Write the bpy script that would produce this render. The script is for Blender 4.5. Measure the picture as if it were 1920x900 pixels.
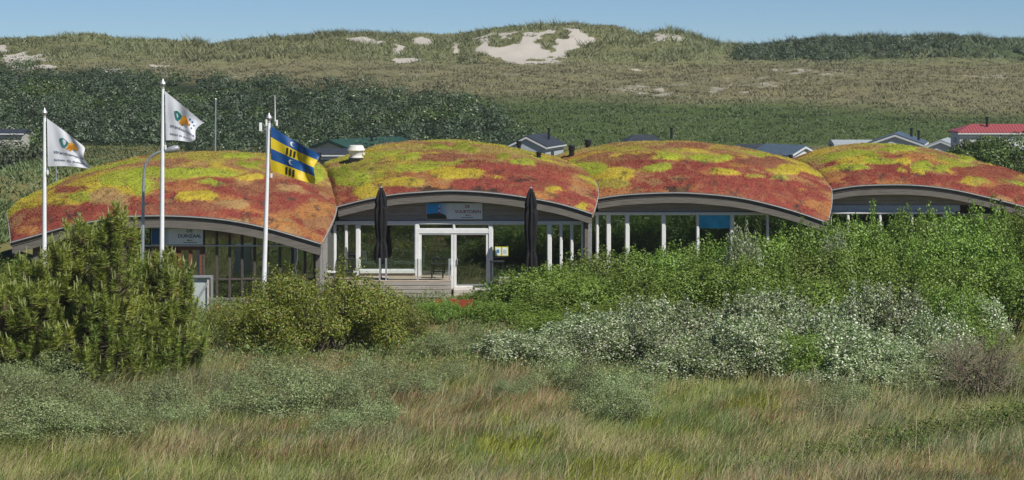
import bpy, bmesh, math
import numpy as np
from mathutils import Vector

for o in list(bpy.data.objects): bpy.data.objects.remove(o)
sc = bpy.context.scene
COL = sc.collection
RNG = np.random.default_rng(7)

# ------------------------------------------------------------------ camera, sky, sun, exposure
F = 4700.0; HC = 9.4; YH = 100.0          # focal length in photo pixels, eye height, horizon row of the photo
cam = bpy.data.cameras.new('camera'); camo = bpy.data.objects.new('camera', cam); COL.objects.link(camo)
camo.location = (0, 0, HC); camo.rotation_euler = (math.radians(90), 0, 0)
cam.sensor_width = 36; cam.lens = F / 1920 * 36; cam.shift_y = -(450 - YH) / 1920
cam.clip_start = 0.5; cam.clip_end = 12000
sc.camera = camo

SUN = Vector((0.62, -0.60, 0.98)).normalized()     # towards the sun
w = bpy.data.worlds.new('World'); sc.world = w; w.use_nodes = True
nt = w.node_tree; bg = nt.nodes['Background']
sky = nt.nodes.new('ShaderNodeTexSky'); sky.sky_type = 'NISHITA'; sky.sun_disc = False
sky.sun_elevation = math.asin(SUN.z); sky.sun_rotation = math.atan2(SUN.x, SUN.y)
sky.air_density = 0.50; sky.dust_density = 0.0; sky.ozone_density = 4.0; sky.altitude = 10
tint = nt.nodes.new('ShaderNodeMix'); tint.data_type = 'RGBA'; tint.blend_type = 'MULTIPLY'
tint.inputs['Factor'].default_value = 1.0; tint.inputs['B'].default_value = (0.70, 0.825, 0.95, 1)
nt.links.new(sky.outputs[0], tint.inputs['A']); nt.links.new(tint.outputs['Result'], bg.inputs['Color'])
bg.inputs['Strength'].default_value = 0.063
sl = bpy.data.lights.new('sun', 'SUN'); sl.energy = 4.3; sl.angle = math.radians(0.53); sl.color = (1.0, 0.955, 0.88)
so = bpy.data.objects.new('sun', sl); COL.objects.link(so); so.location = (60, -30, 90)
so.rotation_euler = SUN.to_track_quat('Z', 'Y').to_euler()
sc.view_settings.view_transform = 'Standard'; sc.view_settings.look = 'None'
sc.view_settings.gamma = 1; sc.view_settings.use_curve_mapping = False
sc.view_settings.exposure = 0.36
sc.cycles.max_bounces = 8; sc.cycles.transparent_max_bounces = 12; sc.cycles.transmission_bounces = 4
sc.cycles.use_denoising = True

# ------------------------------------------------------------------ helpers
def P(x, y, Y):                      # where photo pixel (x, y) lies at distance Y
    return Vector(((x - 960) * Y / F, Y, HC - (y - YH) * Y / F))
def GY(y, z=0.0):                    # distance at which ground of height z shows in photo row y
    return F * (HC - z) / (y - YH)
def px(X, Y, Z):
    return 960 + F * X / Y, YH + F * (HC - Z) / Y

def _hash(i, j, s):
    h = (i.astype(np.int64) * 374761393 + j.astype(np.int64) * 668265263 + s * 1442695041) & 0xffffffff
    h = ((h ^ (h >> 13)) * 1274126177) & 0xffffffff
    return ((h ^ (h >> 16)) & 0xffff) / 65535.0
def vnoise(x, y, s=0):
    x = np.asarray(x, float); y = np.asarray(y, float)
    i = np.floor(x); j = np.floor(y); a = x - i; b = y - j
    a = a * a * (3 - 2 * a); b = b * b * (3 - 2 * b); i = i.astype(np.int64); j = j.astype(np.int64)
    return (_hash(i, j, s) * (1 - a) + _hash(i + 1, j, s) * a) * (1 - b) + (_hash(i, j + 1, s) * (1 - a) + _hash(i + 1, j + 1, s) * a) * b
def fbm(x, y, sc_=1.0, octv=4, s=0):
    x = np.asarray(x, float) / sc_; y = np.asarray(y, float) / sc_; r = 0; a = 0.5; t = 0
    for k in range(octv):
        r = r + a * vnoise(x, y, s + k * 17); t += a; a *= 0.5; x = x * 2.03 + 3.1; y = y * 2.03 + 1.7
    return r / t
def sstep(a, b, x):
    t = np.clip((np.asarray(x, float) - a) / (b - a), 0, 1); return t * t * (3 - 2 * t)

def tag(o, label=None, cat=None, group=None, kind=None):
    if label: o['label'] = label
    if cat: o['category'] = cat
    if group: o['group'] = group
    if kind: o['kind'] = kind
    return o
def empty(name, loc=(0, 0, 0), label=None, cat=None, group=None, rz=0.0):
    o = bpy.data.objects.new(name, None); COL.objects.link(o)
    o.location = loc; o.rotation_euler.z = rz; o.empty_display_size = 0.3
    return tag(o, label, cat, group)
def link(name, me, mat, parent=None, world=True):
    o = bpy.data.objects.new(name, me); COL.objects.link(o)
    if mat is not None and len(me.materials) == 0: me.materials.append(mat)
    if parent is not None:
        o.parent = parent
        if world:                    # mesh was written in world coordinates
            pl = parent; off = Vector((0, 0, 0))
            while pl is not None: off += Vector(pl.location); pl = pl.parent
            o.location = -off
    return o
def np_mesh(name, V, Fq, col=None, smooth=False):
    V = np.ascontiguousarray(V, np.float32); Fq = np.ascontiguousarray(Fq, np.int32)
    me = bpy.data.meshes.new(name); n, k = Fq.shape
    me.vertices.add(len(V)); me.vertices.foreach_set('co', V.ravel())
    me.loops.add(n * k); me.loops.foreach_set('vertex_index', Fq.ravel())
    me.polygons.add(n); me.polygons.foreach_set('loop_start', np.arange(0, n * k, k, dtype=np.int32))
    me.polygons.foreach_set('loop_total', np.full(n, k, np.int32))
    if smooth: me.polygons.foreach_set('use_smooth', np.ones(n, bool))
    if col is not None:
        a = me.color_attributes.new('Col', 'FLOAT_COLOR', 'POINT')
        c = np.ones((len(V), 4), np.float32); c[:, :3] = col; a.data.foreach_set('color', c.ravel())
    me.update(); me.validate()
    return me

class MB:                            # gathers boxes, tubes and prisms of ONE piece
    def __init__(s): s.v = []; s.f = []
    def add(s, v, f):
        n = len(s.v); s.v += [tuple(p) for p in v]; s.f += [tuple(i + n for i in q) for q in f]; return s
    def box(s, a, b):
        (x0, y0, z0), (x1, y1, z1) = [(min(p, q)) for p, q in zip(a, b)], [(max(p, q)) for p, q in zip(a, b)]
        return s.add([(x0,y0,z0),(x1,y0,z0),(x1,y1,z0),(x0,y1,z0),(x0,y0,z1),(x1,y0,z1),(x1,y1,z1),(x0,y1,z1)],
                     [(3,2,1,0),(4,5,6,7),(0,1,5,4),(1,2,6,5),(2,3,7,6),(3,0,4,7)])
    def obox(s, c, ax, ay, az):      # centre and three half-axis vectors
        c = Vector(c); ax = Vector(ax); ay = Vector(ay); az = Vector(az); v = []
        for k in (-1, 1):
            for i, j in ((-1,-1),(1,-1),(1,1),(-1,1)): v.append(c + ax * i + ay * j + az * k)
        return s.add(v, [(3,2,1,0),(4,5,6,7),(0,1,5,4),(1,2,6,5),(2,3,7,6),(3,0,4,7)])
    def prism(s, pts, y0, y1):       # (x, z) outline pushed along Y
        n = len(pts); v = [(x, y0, z) for x, z in pts] + [(x, y1, z) for x, z in pts]
        return s.add(v, [tuple(range(n)), tuple(range(2 * n - 1, n - 1, -1))] + [(i, n + i, n + (i + 1) % n, (i + 1) % n) for i in range(n)])
    def tube(s, pts, rad, n=8):
        pts = [Vector(p) for p in pts]; rad = rad if hasattr(rad, '__len__') else [rad] * len(pts); v = []; f = []
        for i, p in enumerate(pts):
            t = (pts[min(i + 1, len(pts) - 1)] - pts[max(i - 1, 0)]).normalized()
            a = t.cross(Vector((0.31, 0.95, 0.1))).normalized(); b = t.cross(a)
            for k in range(n):
                an = 2 * math.pi * k / n; v.append(p + (a * math.cos(an) + b * math.sin(an)) * rad[i])
        for i in range(len(pts) - 1):
            for k in range(n): f.append((i*n+k, i*n+(k+1)%n, (i+1)*n+(k+1)%n, (i+1)*n+k))
        f.append(tuple(range(n - 1, -1, -1))); f.append(tuple(range((len(pts)-1)*n, len(pts)*n)))
        return s.add(v, f)
    def lathe(s, c, prof, n=12, lobes=0, amp=0.0):
        v = []; f = []
        for r, z in prof:
            for k in range(n):
                an = 2 * math.pi * k / n; rr = r * (1 + amp * math.cos(lobes * an)) if lobes else r
                v.append((c[0] + rr * math.cos(an), c[1] + rr * math.sin(an), c[2] + z))
        for i in range(len(prof) - 1):
            for k in range(n): f.append((i*n+k, i*n+(k+1)%n, (i+1)*n+(k+1)%n, (i+1)*n+k))
        f.append(tuple(range(n - 1, -1, -1))); f.append(tuple(range((len(prof)-1)*n, len(prof)*n)))
        return s.add(v, f)
    def build(s, name, mat, parent=None, smooth=False, bevel=0.0):
        me = bpy.data.meshes.new(name); me.from_pydata(s.v, [], s.f); me.validate()
        bm = bmesh.new(); bm.from_mesh(me); bmesh.ops.recalc_face_normals(bm, faces=bm.faces)
        if bevel: bmesh.ops.bevel(bm, geom=[e for e in bm.edges if len(e.link_faces) == 2 and e.calc_face_angle(0) > 0.6], offset=bevel, segments=1, affect='EDGES')
        if smooth:
            for q in bm.faces: q.smooth = True
            for e in bm.edges:
                if len(e.link_faces) == 2 and e.calc_face_angle(0) > 0.7: e.smooth = False
        bm.to_mesh(me); bm.free()
        return link(name, me, mat, parent)

# ------------------------------------------------------------------ materials
def new_mat(name):
    m = bpy.data.materials.new(name); m.use_nodes = True; n = m.node_tree
    return m, n, n.nodes, n.links, n.nodes['Principled BSDF']
def solid(name, c, rough=0.6, metal=0.0, var=0.18, scale=6.0, bump=0.0, spec=0.4, stretch=(1, 1, 1)):
    m, n, N, L, b = new_mat(name)
    tc = N.new('ShaderNodeTexCoord'); mp = N.new('ShaderNodeMapping'); mp.inputs['Scale'].default_value = stretch
    L.new(tc.outputs['Object'], mp.inputs['Vector'])
    nz = N.new('ShaderNodeTexNoise'); nz.inputs['Scale'].default_value = scale; nz.inputs['Detail'].default_value = 6
    L.new(mp.outputs[0], nz.inputs['Vector'])
    r = N.new('ShaderNodeValToRGB'); r.color_ramp.elements[0].position = 0.3; r.color_ramp.elements[1].position = 0.7
    r.color_ramp.elements[0].color = (*[x * (1 - var) for x in c], 1); r.color_ramp.elements[1].color = (*[min(1, x * (1 + var)) for x in c], 1)
    L.new(nz.outputs['Fac'], r.inputs['Fac']); L.new(r.outputs[0], b.inputs['Base Color'])
    b.inputs['Roughness'].default_value = rough; b.inputs['Metallic'].default_value = metal
    b.inputs['Specular IOR Level'].default_value = spec
    if bump:
        bp = N.new('ShaderNodeBump'); bp.inputs['Strength'].default_value = bump; bp.inputs['Distance'].default_value = 0.02
        L.new(nz.outputs['Fac'], bp.inputs['Height']); L.new(bp.outputs[0], b.inputs['Normal'])
    return m
def leafmat(name, trans=0.32, rough=0.55, gloss=0.04, objvar=0.25):
    m = bpy.data.materials.new(name); m.use_nodes = True; n = m.node_tree; N = n.nodes; L = n.links
    N.remove(N['Principled BSDF']); out = N['Material Output']
    at = N.new('ShaderNodeAttribute'); at.attribute_name = 'Col'
    oi = N.new('ShaderNodeObjectInfo'); hs = N.new('ShaderNodeHueSaturation')
    mr = N.new('ShaderNodeMapRange'); mr.inputs['To Min'].default_value = 1 - objvar; mr.inputs['To Max'].default_value = 1 + objvar
    L.new(oi.outputs['Random'], mr.inputs['Value']); L.new(mr.outputs[0], hs.inputs['Value'])
    mh = N.new('ShaderNodeMapRange'); mh.inputs['To Min'].default_value = 0.5 - 0.05 * objvar; mh.inputs['To Max'].default_value = 0.5 + 0.05 * objvar
    L.new(oi.outputs['Random'], mh.inputs['Value']); L.new(mh.outputs[0], hs.inputs['Hue'])
    L.new(at.outputs['Color'], hs.inputs['Color'])
    d = N.new('ShaderNodeBsdfDiffuse'); t = N.new('ShaderNodeBsdfTranslucent'); g = N.new('ShaderNodeBsdfGlossy')
    g.inputs['Roughness'].default_value = rough
    for q in (d, t): L.new(hs.outputs[0], q.inputs['Color'])
    m1 = N.new('ShaderNodeMixShader'); m1.inputs[0].default_value = trans; L.new(d.outputs[0], m1.inputs[1]); L.new(t.outputs[0], m1.inputs[2])
    m2 = N.new('ShaderNodeMixShader'); m2.inputs[0].default_value = gloss; L.new(m1.outputs[0], m2.inputs[1]); L.new(g.outputs[0], m2.inputs[2])
    L.new(m2.outputs[0], out.inputs['Surface'])
    return m
def glassmat(name, tintc=(0.62, 0.70, 0.66), refl=0.10):
    m = bpy.data.materials.new(name); m.use_nodes = True; n = m.node_tree; N = n.nodes; L = n.links
    N.remove(N['Principled BSDF']); out = N['Material Output']
    t = N.new('ShaderNodeBsdfTransparent'); t.inputs['Color'].default_value = (*tintc, 1)
    g = N.new('ShaderNodeBsdfGlossy'); g.inputs['Roughness'].default_value = 0.0; g.inputs['Color'].default_value = (0.9, 0.95, 1, 1)
    fr = N.new('ShaderNodeFresnel'); fr.inputs['IOR'].default_value = 1.5
    tc = N.new('ShaderNodeTexCoord'); nz = N.new('ShaderNodeTexNoise'); nz.inputs['Scale'].default_value = 0.9
    L.new(tc.outputs['Object'], nz.inputs['Vector'])
    bp = N.new('ShaderNodeBump'); bp.inputs['Strength'].default_value = 0.12; bp.inputs['Distance'].default_value = 0.05
    L.new(nz.outputs['Fac'], bp.inputs['Height']); L.new(bp.outputs[0], g.inputs['Normal'])
    ad = N.new('ShaderNodeMath'); ad.inputs[1].default_value = refl; L.new(fr.outputs[0], ad.inputs[0])
    mx = N.new('ShaderNodeMixShader'); L.new(ad.outputs[0], mx.inputs[0]); L.new(t.outputs[0], mx.inputs[1]); L.new(g.outputs[0], mx.inputs[2])
    L.new(mx.outputs[0], out.inputs['Surface'])
    return m
def woodmat(name, c, var=0.3):
    m = solid(name, c, 0.8, 0, var, 5.0, 0.25, 0.2, (0.35, 3, 9)); return m

M = {}
M['white'] = solid('white_paint', (0.74, 0.75, 0.75), 0.45, var=0.06, scale=4)
M['pole'] = solid('pole_white', (0.80, 0.82, 0.84), 0.3, var=0.05)
M['galv'] = solid('galvanised_steel', (0.42, 0.46, 0.50), 0.45, 0.55, 0.15, 12)
M['alu'] = solid('aluminium', (0.55, 0.57, 0.59), 0.4, 0.6, 0.1, 8)
M['trim'] = solid('edge_trim', (0.40, 0.41, 0.41), 0.45, 0.3, 0.12)
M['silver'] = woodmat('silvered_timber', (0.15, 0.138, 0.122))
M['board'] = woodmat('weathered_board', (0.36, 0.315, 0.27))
M['mull'] = woodmat('grey_brown_timber', (0.085, 0.075, 0.065))
M['deck'] = woodmat('deck_board', (0.36, 0.33, 0.30))
M['door'] = woodmat('brown_door_timber', (0.17, 0.075, 0.04))
M['black'] = solid('black_plastic', (0.012, 0.012, 0.013), 0.5, var=0.2)
M['fabric'] = solid('black_canvas', (0.009, 0.009, 0.011), 0.85, var=0.35, scale=20, bump=0.3)
M['glass'] = glassmat('window_glass', (0.74, 0.82, 0.78), 0.27)
M['clear'] = glassmat('balustrade_glass', (0.88, 0.92, 0.90), 0.03)
M['room'] = solid('room_wall', (0.30, 0.28, 0.25), 0.9, var=0.2)
M['floor'] = solid('room_floor', (0.26, 0.23, 0.20), 0.6, var=0.2)
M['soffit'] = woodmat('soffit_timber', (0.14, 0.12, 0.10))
M['conc'] = solid('pale_concrete', (0.48, 0.45, 0.41), 0.85, var=0.15, bump=0.2)
M['signw'] = solid('sign_face', (0.80, 0.82, 0.82), 0.4, var=0.03)
M['flagw'] = leafmat('white_flag_cloth', 0.35, objvar=0)
M['blue'] = solid('banner_blue', (0.02, 0.36, 0.60), 0.5, var=0.25, scale=2)
M['chwhite'] = solid('chalet_white', (0.56, 0.58, 0.60), 0.6, var=0.06)
M['chcream'] = solid('chalet_cream', (0.47, 0.46, 0.41), 0.6, var=0.08)
M['chgrey'] = solid('chalet_grey_blue', (0.40, 0.44, 0.48), 0.6, var=0.08)
M['rdark'] = solid('roof_dark_slate', (0.035, 0.043, 0.055), 0.55, var=0.25, scale=3)
M['rblue'] = solid('roof_blue_grey', (0.075, 0.11, 0.15), 0.5, var=0.2, scale=3)
M['rgreen'] = solid('roof_green', (0.022, 0.065, 0.048), 0.5, var=0.2, scale=3)
M['rpale'] = solid('roof_pale_grey', (0.33, 0.37, 0.39), 0.5, var=0.12)
M['winD'] = solid('dark_pane', (0.03, 0.04, 0.05), 0.1, var=0.1)
M['bark'] = solid('bark', (0.11, 0.085, 0.065), 0.9, var=0.3, scale=9, bump=0.4)
M['twig'] = solid('grey_twig', (0.21, 0.18, 0.125), 0.9, var=0.3)
M['leaf'] = leafmat('leaf')
M['grass'] = leafmat('grass_blade', 0.3, objvar=0)
M['far'] = leafmat('far_foliage', 0.15, objvar=0)
M['needle'] = leafmat('pine_needle', 0.15, objvar=0)
M['sedum'] = leafmat('sedum_leaf', 0.12, objvar=0, gloss=0.02)
M['rust'] = solid('rust_red_board', (0.30, 0.06, 0.025), 0.8, var=0.3)
M['yellow'] = solid('yellow_paper', (0.62, 0.60, 0.06), 0.6, var=0.05)
M['paper'] = solid('white_paper', (0.72, 0.76, 0.76), 0.6, var=0.04)
def flat(name, c, rough=0.55): return solid(name, c, rough, var=0.04)

# red ribbed metal roof sheets
m, n, N, L, b = new_mat('roof_red_sheet'); b.inputs['Roughness'].default_value = 0.5
tc = N.new('ShaderNodeTexCoord'); wv_ = N.new('ShaderNodeTexWave'); wv_.inputs['Scale'].default_value = 1.3; wv_.inputs['Distortion'].default_value = 0.4; L.new(tc.outputs['Object'], wv_.inputs['Vector'])
rr_ = N.new('ShaderNodeValToRGB'); rr_.color_ramp.elements[0].color = (0.25, 0.055, 0.06, 1); rr_.color_ramp.elements[1].color = (0.36, 0.085, 0.09, 1); L.new(wv_.outputs['Fac'], rr_.inputs['Fac']); L.new(rr_.outputs[0], b.inputs['Base Color'])
bp = N.new('ShaderNodeBump'); bp.inputs['Strength'].default_value = 0.6; bp.inputs['Distance'].default_value = 0.05; L.new(wv_.outputs['Fac'], bp.inputs['Height']); L.new(bp.outputs[0], b.inputs['Normal'])
M['rred'] = m
# dune ground: grass litter and bare sand, edges broken by noise
m, n, N, L, b = new_mat('dune_ground')
at = N.new('ShaderNodeAttribute'); at.attribute_name = 'Col'
am = N.new('ShaderNodeAttribute'); am.attribute_name = 'sand'
tc = N.new('ShaderNodeTexCoord')
n1 = N.new('ShaderNodeTexNoise'); n1.inputs['Scale'].default_value = 1.6; n1.inputs['Detail'].default_value = 8; n1.inputs['Roughness'].default_value = 0.65
n2 = N.new('ShaderNodeTexNoise'); n2.inputs['Scale'].default_value = 9; n2.inputs['Detail'].default_value = 5
for q in (n1, n2): L.new(tc.outputs['Object'], q.inputs['Vector'])
r1 = N.new('ShaderNodeMapRange'); r1.inputs['From Min'].default_value = 0.25; r1.inputs['From Max'].default_value = 0.75; r1.inputs['To Min'].default_value = 0.62; r1.inputs['To Max'].default_value = 1.38
L.new(n1.outputs['Fac'], r1.inputs['Value'])
mu = N.new('ShaderNodeMix'); mu.data_type = 'RGBA'; mu.blend_type = 'MULTIPLY'; mu.inputs['Factor'].default_value = 1
cr = N.new('ShaderNodeCombineColor'); [L.new(r1.outputs[0], cr.inputs[i]) for i in range(3)]
L.new(at.outputs['Color'], mu.inputs['A']); L.new(cr.outputs[0], mu.inputs['B'])
su = N.new('ShaderNodeMath'); su.operation = 'MULTIPLY_ADD'; su.inputs[1].default_value = 0.55; L.new(n1.outputs['Fac'], su.inputs[0]); L.new(am.outputs['Fac'], su.inputs[2])
rs = N.new('ShaderNodeMapRange'); rs.inputs['From Min'].default_value = 0.66; rs.inputs['From Max'].default_value = 0.92; L.new(su.outputs[0], rs.inputs['Value'])
sd = N.new('ShaderNodeValToRGB'); sd.color_ramp.elements[0].color = (0.34, 0.315, 0.28, 1); sd.color_ramp.elements[1].color = (0.50, 0.47, 0.425, 1); L.new(n2.outputs['Fac'], sd.inputs['Fac'])
mx = N.new('ShaderNodeMix'); mx.data_type = 'RGBA'; L.new(rs.outputs[0], mx.inputs['Factor']); L.new(mu.outputs['Result'], mx.inputs['A']); L.new(sd.outputs[0], mx.inputs['B'])
L.new(mx.outputs['Result'], b.inputs['Base Color']); b.inputs['Roughness'].default_value = 0.95; b.inputs['Specular IOR Level'].default_value = 0.1
bp = N.new('ShaderNodeBump'); bp.inputs['Strength'].default_value = 0.6; bp.inputs['Distance'].default_value = 0.12; L.new(n1.outputs['Fac'], bp.inputs['Height']); L.new(bp.outputs[0], b.inputs['Normal'])
M['ground'] = m
# sedum mat
m, n, N, L, b = new_mat('sedum_mat')
at = N.new('ShaderNodeAttribute'); at.attribute_name = 'Col'; tc = N.new('ShaderNodeTexCoord')
n1 = N.new('ShaderNodeTexNoise'); n1.inputs['Scale'].default_value = 14; n1.inputs['Detail'].default_value = 6; n1.inputs['Roughness'].default_value = 0.7; L.new(tc.outputs['Object'], n1.inputs['Vector'])
r1 = N.new('ShaderNodeMapRange'); r1.inputs['From Min'].default_value = 0.28; r1.inputs['From Max'].default_value = 0.72; r1.inputs['To Min'].default_value = 0.75; r1.inputs['To Max'].default_value = 1.2; L.new(n1.outputs['Fac'], r1.inputs['Value'])
cr = N.new('ShaderNodeCombineColor'); [L.new(r1.outputs[0], cr.inputs[i]) for i in range(3)]
mu = N.new('ShaderNodeMix'); mu.data_type = 'RGBA'; mu.blend_type = 'MULTIPLY'; mu.inputs['Factor'].default_value = 1
L.new(at.outputs['Color'], mu.inputs['A']); L.new(cr.outputs[0], mu.inputs['B']); L.new(mu.outputs['Result'], b.inputs['Base Color'])
b.inputs['Roughness'].default_value = 0.9; b.inputs['Specular IOR Level'].default_value = 0.1
bp = N.new('ShaderNodeBump'); bp.inputs['Strength'].default_value = 0.8; bp.inputs['Distance'].default_value = 0.05; L.new(n1.outputs['Fac'], bp.inputs['Height']); L.new(bp.outputs[0], b.inputs['Normal'])
M['sedmat'] = m

# ------------------------------------------------------------------ terrain
CREST = np.array([(-400,80),(0,77),(100,70),(180,63),(260,73),(350,77),(395,82),(440,75),(520,70),(600,63),(700,65),(770,66),(850,66),(890,60),(960,50),(1060,45),(1150,52),(1200,68),(1250,58),(1310,67),(1350,82),(1420,86),(1470,78),(1560,72),(1680,70),(1790,64),(1850,71),(1920,73),(2400,80)], float)
YK = np.array([-3000,-60,-12,0,12,30,46,60,125,180,200,215,235,260,290,318,350,372,420,6000], float)
ZK = np.array([2,3,7.6,7.7,6.2,2.4,0.15,0,0,0.0,0.5,1.5,3.3,4.95,6.85,8.15,11.2,9.5,4.0,2.0], float)
YC = 350.0
def crest_z(X):
    x = 960 + F * X / YC
    return HC - (np.interp(x, CREST[:, 0], CREST[:, 1]) - YH) * YC / F
def terrain(X, Y):
    X = np.asarray(X, float); Y = np.asarray(Y, float)
    z = np.interp(Y, YK, ZK)
    z = z + (crest_z(X) - 11.2) * np.exp(-((Y - YC) / 24.0) ** 2)
    far = sstep(215, 240, Y) * (1 - sstep(420, 500, Y))
    z = z + far * ((fbm(X, Y, 18, 4, 3) - 0.5) * 2.6 * (1 - 0.65 * np.exp(-((Y - YC) / 12.0) ** 2)) + (fbm(X, Y, 3.5, 3, 9) - 0.5) * 0.5)
    near = sstep(46, 60, Y) * (1 - sstep(92, 97, Y))
    z = z + near * (fbm(X, Y, 6, 3, 5) - 0.5) * 0.5
    z = z - 0.6 * sstep(90, 96, Y) * (1 - sstep(122, 132, Y))
    # the bank on the left of the pavilions, the rise on the right behind them
    z = z + 2.9 * np.exp(-((X + 27.5) / 5.0) ** 2) * sstep(98, 106, Y) * (1 - sstep(150, 190, Y))
    z = z + 2.2 * np.exp(-((X - 31) / 6.0) ** 2) * sstep(128, 142, Y) * (1 - sstep(150, 175, Y))
    return z
SANDE = [(1000,88,120,38),(915,82,42,26),(1060,72,60,24),(955,98,55,22),(1065,80,42,26),(930,70,30,10),(45,112,55,22),(20,95,40,12),(85,120,25,10),(690,76,45,7),(745,95,10,18),(795,75,26,9),(770,112,40,6),(852,92,7,18),(1245,72,42,9),(1215,128,40,4),(1478,92,10,10),(1500,92,12,11),(1700,82,14,12),(205,138,45,11),(300,125,25,4)]
SANDW = [(1250,168,160,18),(1400,155,90,14),(1570,138,60,9),(1480,132,50,7),(780,145,80,10),(1850,140,70,9),(1330,178,130,7),(1820,168,60,5),(960,140,40,6),(450,140,80,5)]
TUFTI = [(940,82,30,9),(968,73,13,13),(925,72,14,7),(1040,70,26,8),(1018,79,14,6),(1052,60,14,7),(1084,104,20,17),(1098,92,12,12),(905,112,26,10),(930,114,20,6),(30,92,26,9),(60,100,20,8),(1225,70,9,8),(1255,78,8,7),(985,58,14,4)]
def ell(x, y, lst):
    r = np.zeros_like(x)
    for cx, cy, rx, ry in lst: r = np.maximum(r, 1 - np.sqrt(((x - cx) / rx) ** 2 + ((y - cy) / ry) ** 2))
    return r
def sandmask(X, Y, Z):
    x, y = px(X, np.maximum(Y, 1), Z); far = (Y > 225) & (Y < YC + 8)
    wx = x + (fbm(X, Y, 2.5, 3, 31) - 0.5) * 26; wy = y + (fbm(X, Y, 2.0, 3, 41) - 0.5) * 14
    s = np.clip(ell(wx, wy, SANDE) * 3.2, 0, 1)
    s = np.maximum(s, np.clip(ell(wx, wy, SANDW) * 1.5, 0, 0.44) * (0.45 + 1.1 * fbm(X, Y * 0.5, 1.1, 3, 55)))
    s = s * (1 - np.clip(ell(wx, wy, TUFTI) * 5.0, 0, 1)) * (1 - 0.85 * sstep(.56, .63, fbm(X, Y * .55, 2.6, 3, 77))) * far
    bank = (np.abs(X + 21.9) < 1.6) & (Y > 99) & (Y < 106)
    return np.where(bank, 0.9, s)
def zone(X, Y, Z):
    """plant cover by place: weights for marram, brown band, green slope, thorn thicket"""
    x, y = px(X, np.maximum(Y, 1), Z)
    y = y + (fbm(X, Y, 9, 3, 61) - 0.5) * 26; 
    top = np.interp(x, [0,300,640,760,900,1000,1400,1920], [128,112,112,118,112,112,108,112])       # marram above
    bb = np.interp(x, [0,250,500,700,900,950,1200,1500,1920], [132,152,160,172,186,190,188,196,220])  # brown above
    marram = 1 - sstep(-14, 14, y - top)
    brown = (1 - marram) * (1 - sstep(-16, 16, y - bb))
    low = (1 - marram) * (1 - brown)
    tx = np.interp(y, [130,190,215,250,300], [980,940,930,1000,1010])
    by = np.interp(x, [0,150,300,600,1000], [262,272,282,300,300])
    thorn = low * (1 - sstep(-110, 60, x - tx)) * (1 - sstep(-8, 8, y - by))
    return marram, brown, low - thorn, thorn
xs = np.concatenate([[-6000,-2500,-900,-400,-220,-130,-90], np.arange(-70, 70.01, 0.45), [90,130,220,400,900,2500,6000]])
ys = np.concatenate([[-3000,-900,-300,-120,-60], np.arange(-40, 46, 4), np.arange(46, 98, 0.9), np.arange(98, 215, 2.2), np.arange(215, 362, 0.55), np.arange(365, 440, 6), [480,600,900,1800,6000]])
GX, GYY = np.meshgrid(xs, ys); X = GX.ravel(); Y = GYY.ravel(); Z = terrain(X, Y)
mar, bro, grn, tho = zone(X, Y, Z); sm = sandmask(X, Y, Z)
rgt = sstep(1360, 1440, 960 + F * X / np.maximum(Y, 1))
col = mar[:, None] * ((1 - rgt)[:, None] * np.array([0.14,0.145,0.068]) + rgt[:, None] * np.array([0.072,0.098,0.045])) + bro[:, None] * np.array([0.158,0.150,0.082]) + grn[:, None] * np.array([0.060,0.091,0.030]) + tho[:, None] * np.array([0.022,0.034,0.018])
nearm = (Y < 215); g0 = fbm(X, Y, 5, 3, 71)[:, None]
col = np.where(nearm[:, None], (1 - g0) * np.array([0.11,0.12,0.04]) + g0 * np.array([0.16,0.14,0.065]), col)
nx, ny = len(xs), len(ys); idx = np.arange(nx * ny).reshape(ny, nx)
Q = np.stack([idx[:-1, :-1], idx[:-1, 1:], idx[1:, 1:], idx[1:, :-1]], -1).reshape(-1, 4)
me = np_mesh('ground', np.stack([X, Y, Z], 1), Q, col, True)
a = me.attributes.new('sand', 'FLOAT', 'POINT'); a.data.foreach_set('value', sm.astype(np.float32))
tag(link('ground', me, M['ground']), kind='structure')

# ------------------------------------------------------------------ leaf and blade builders
def leaves(C, D, U, length, width, col, fold=0.0):
    """one pointed quad per leaf: centre C, long axis D, side axis U"""
    n = len(C); L_ = np.asarray(length).reshape(-1, 1) * 0.5; W = np.asarray(width).reshape(-1, 1) * 0.5
    V = np.stack([C - D * L_, C + U * W - D * L_ * 0.1, C + D * L_, C - U * W - D * L_ * 0.1], 1).reshape(-1, 3)
    Fq = np.arange(n * 4).reshape(n, 4)
    return V, Fq, np.repeat(col, 4, 0)
def unit(v): return v / (np.linalg.norm(v, axis=1, keepdims=True) + 1e-9)
def randunit(n, r=RNG): return unit(r.normal(size=(n, 3)))
def axes(Nrm, r=RNG):
    D = unit(np.cross(Nrm, randunit(len(Nrm), r))); return D, np.cross(Nrm, D)
def mixcol(n, cols, wts, jit=0.18, r=RNG):
    c = np.array(cols)[r.choice(len(cols), n, p=np.array(wts) / np.sum(wts))]
    return c * (1 + (r.random((n, 1)) - 0.5) * 2 * jit) * (1 + (r.random((n, 3)) - 0.5) * 0.12)
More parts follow.
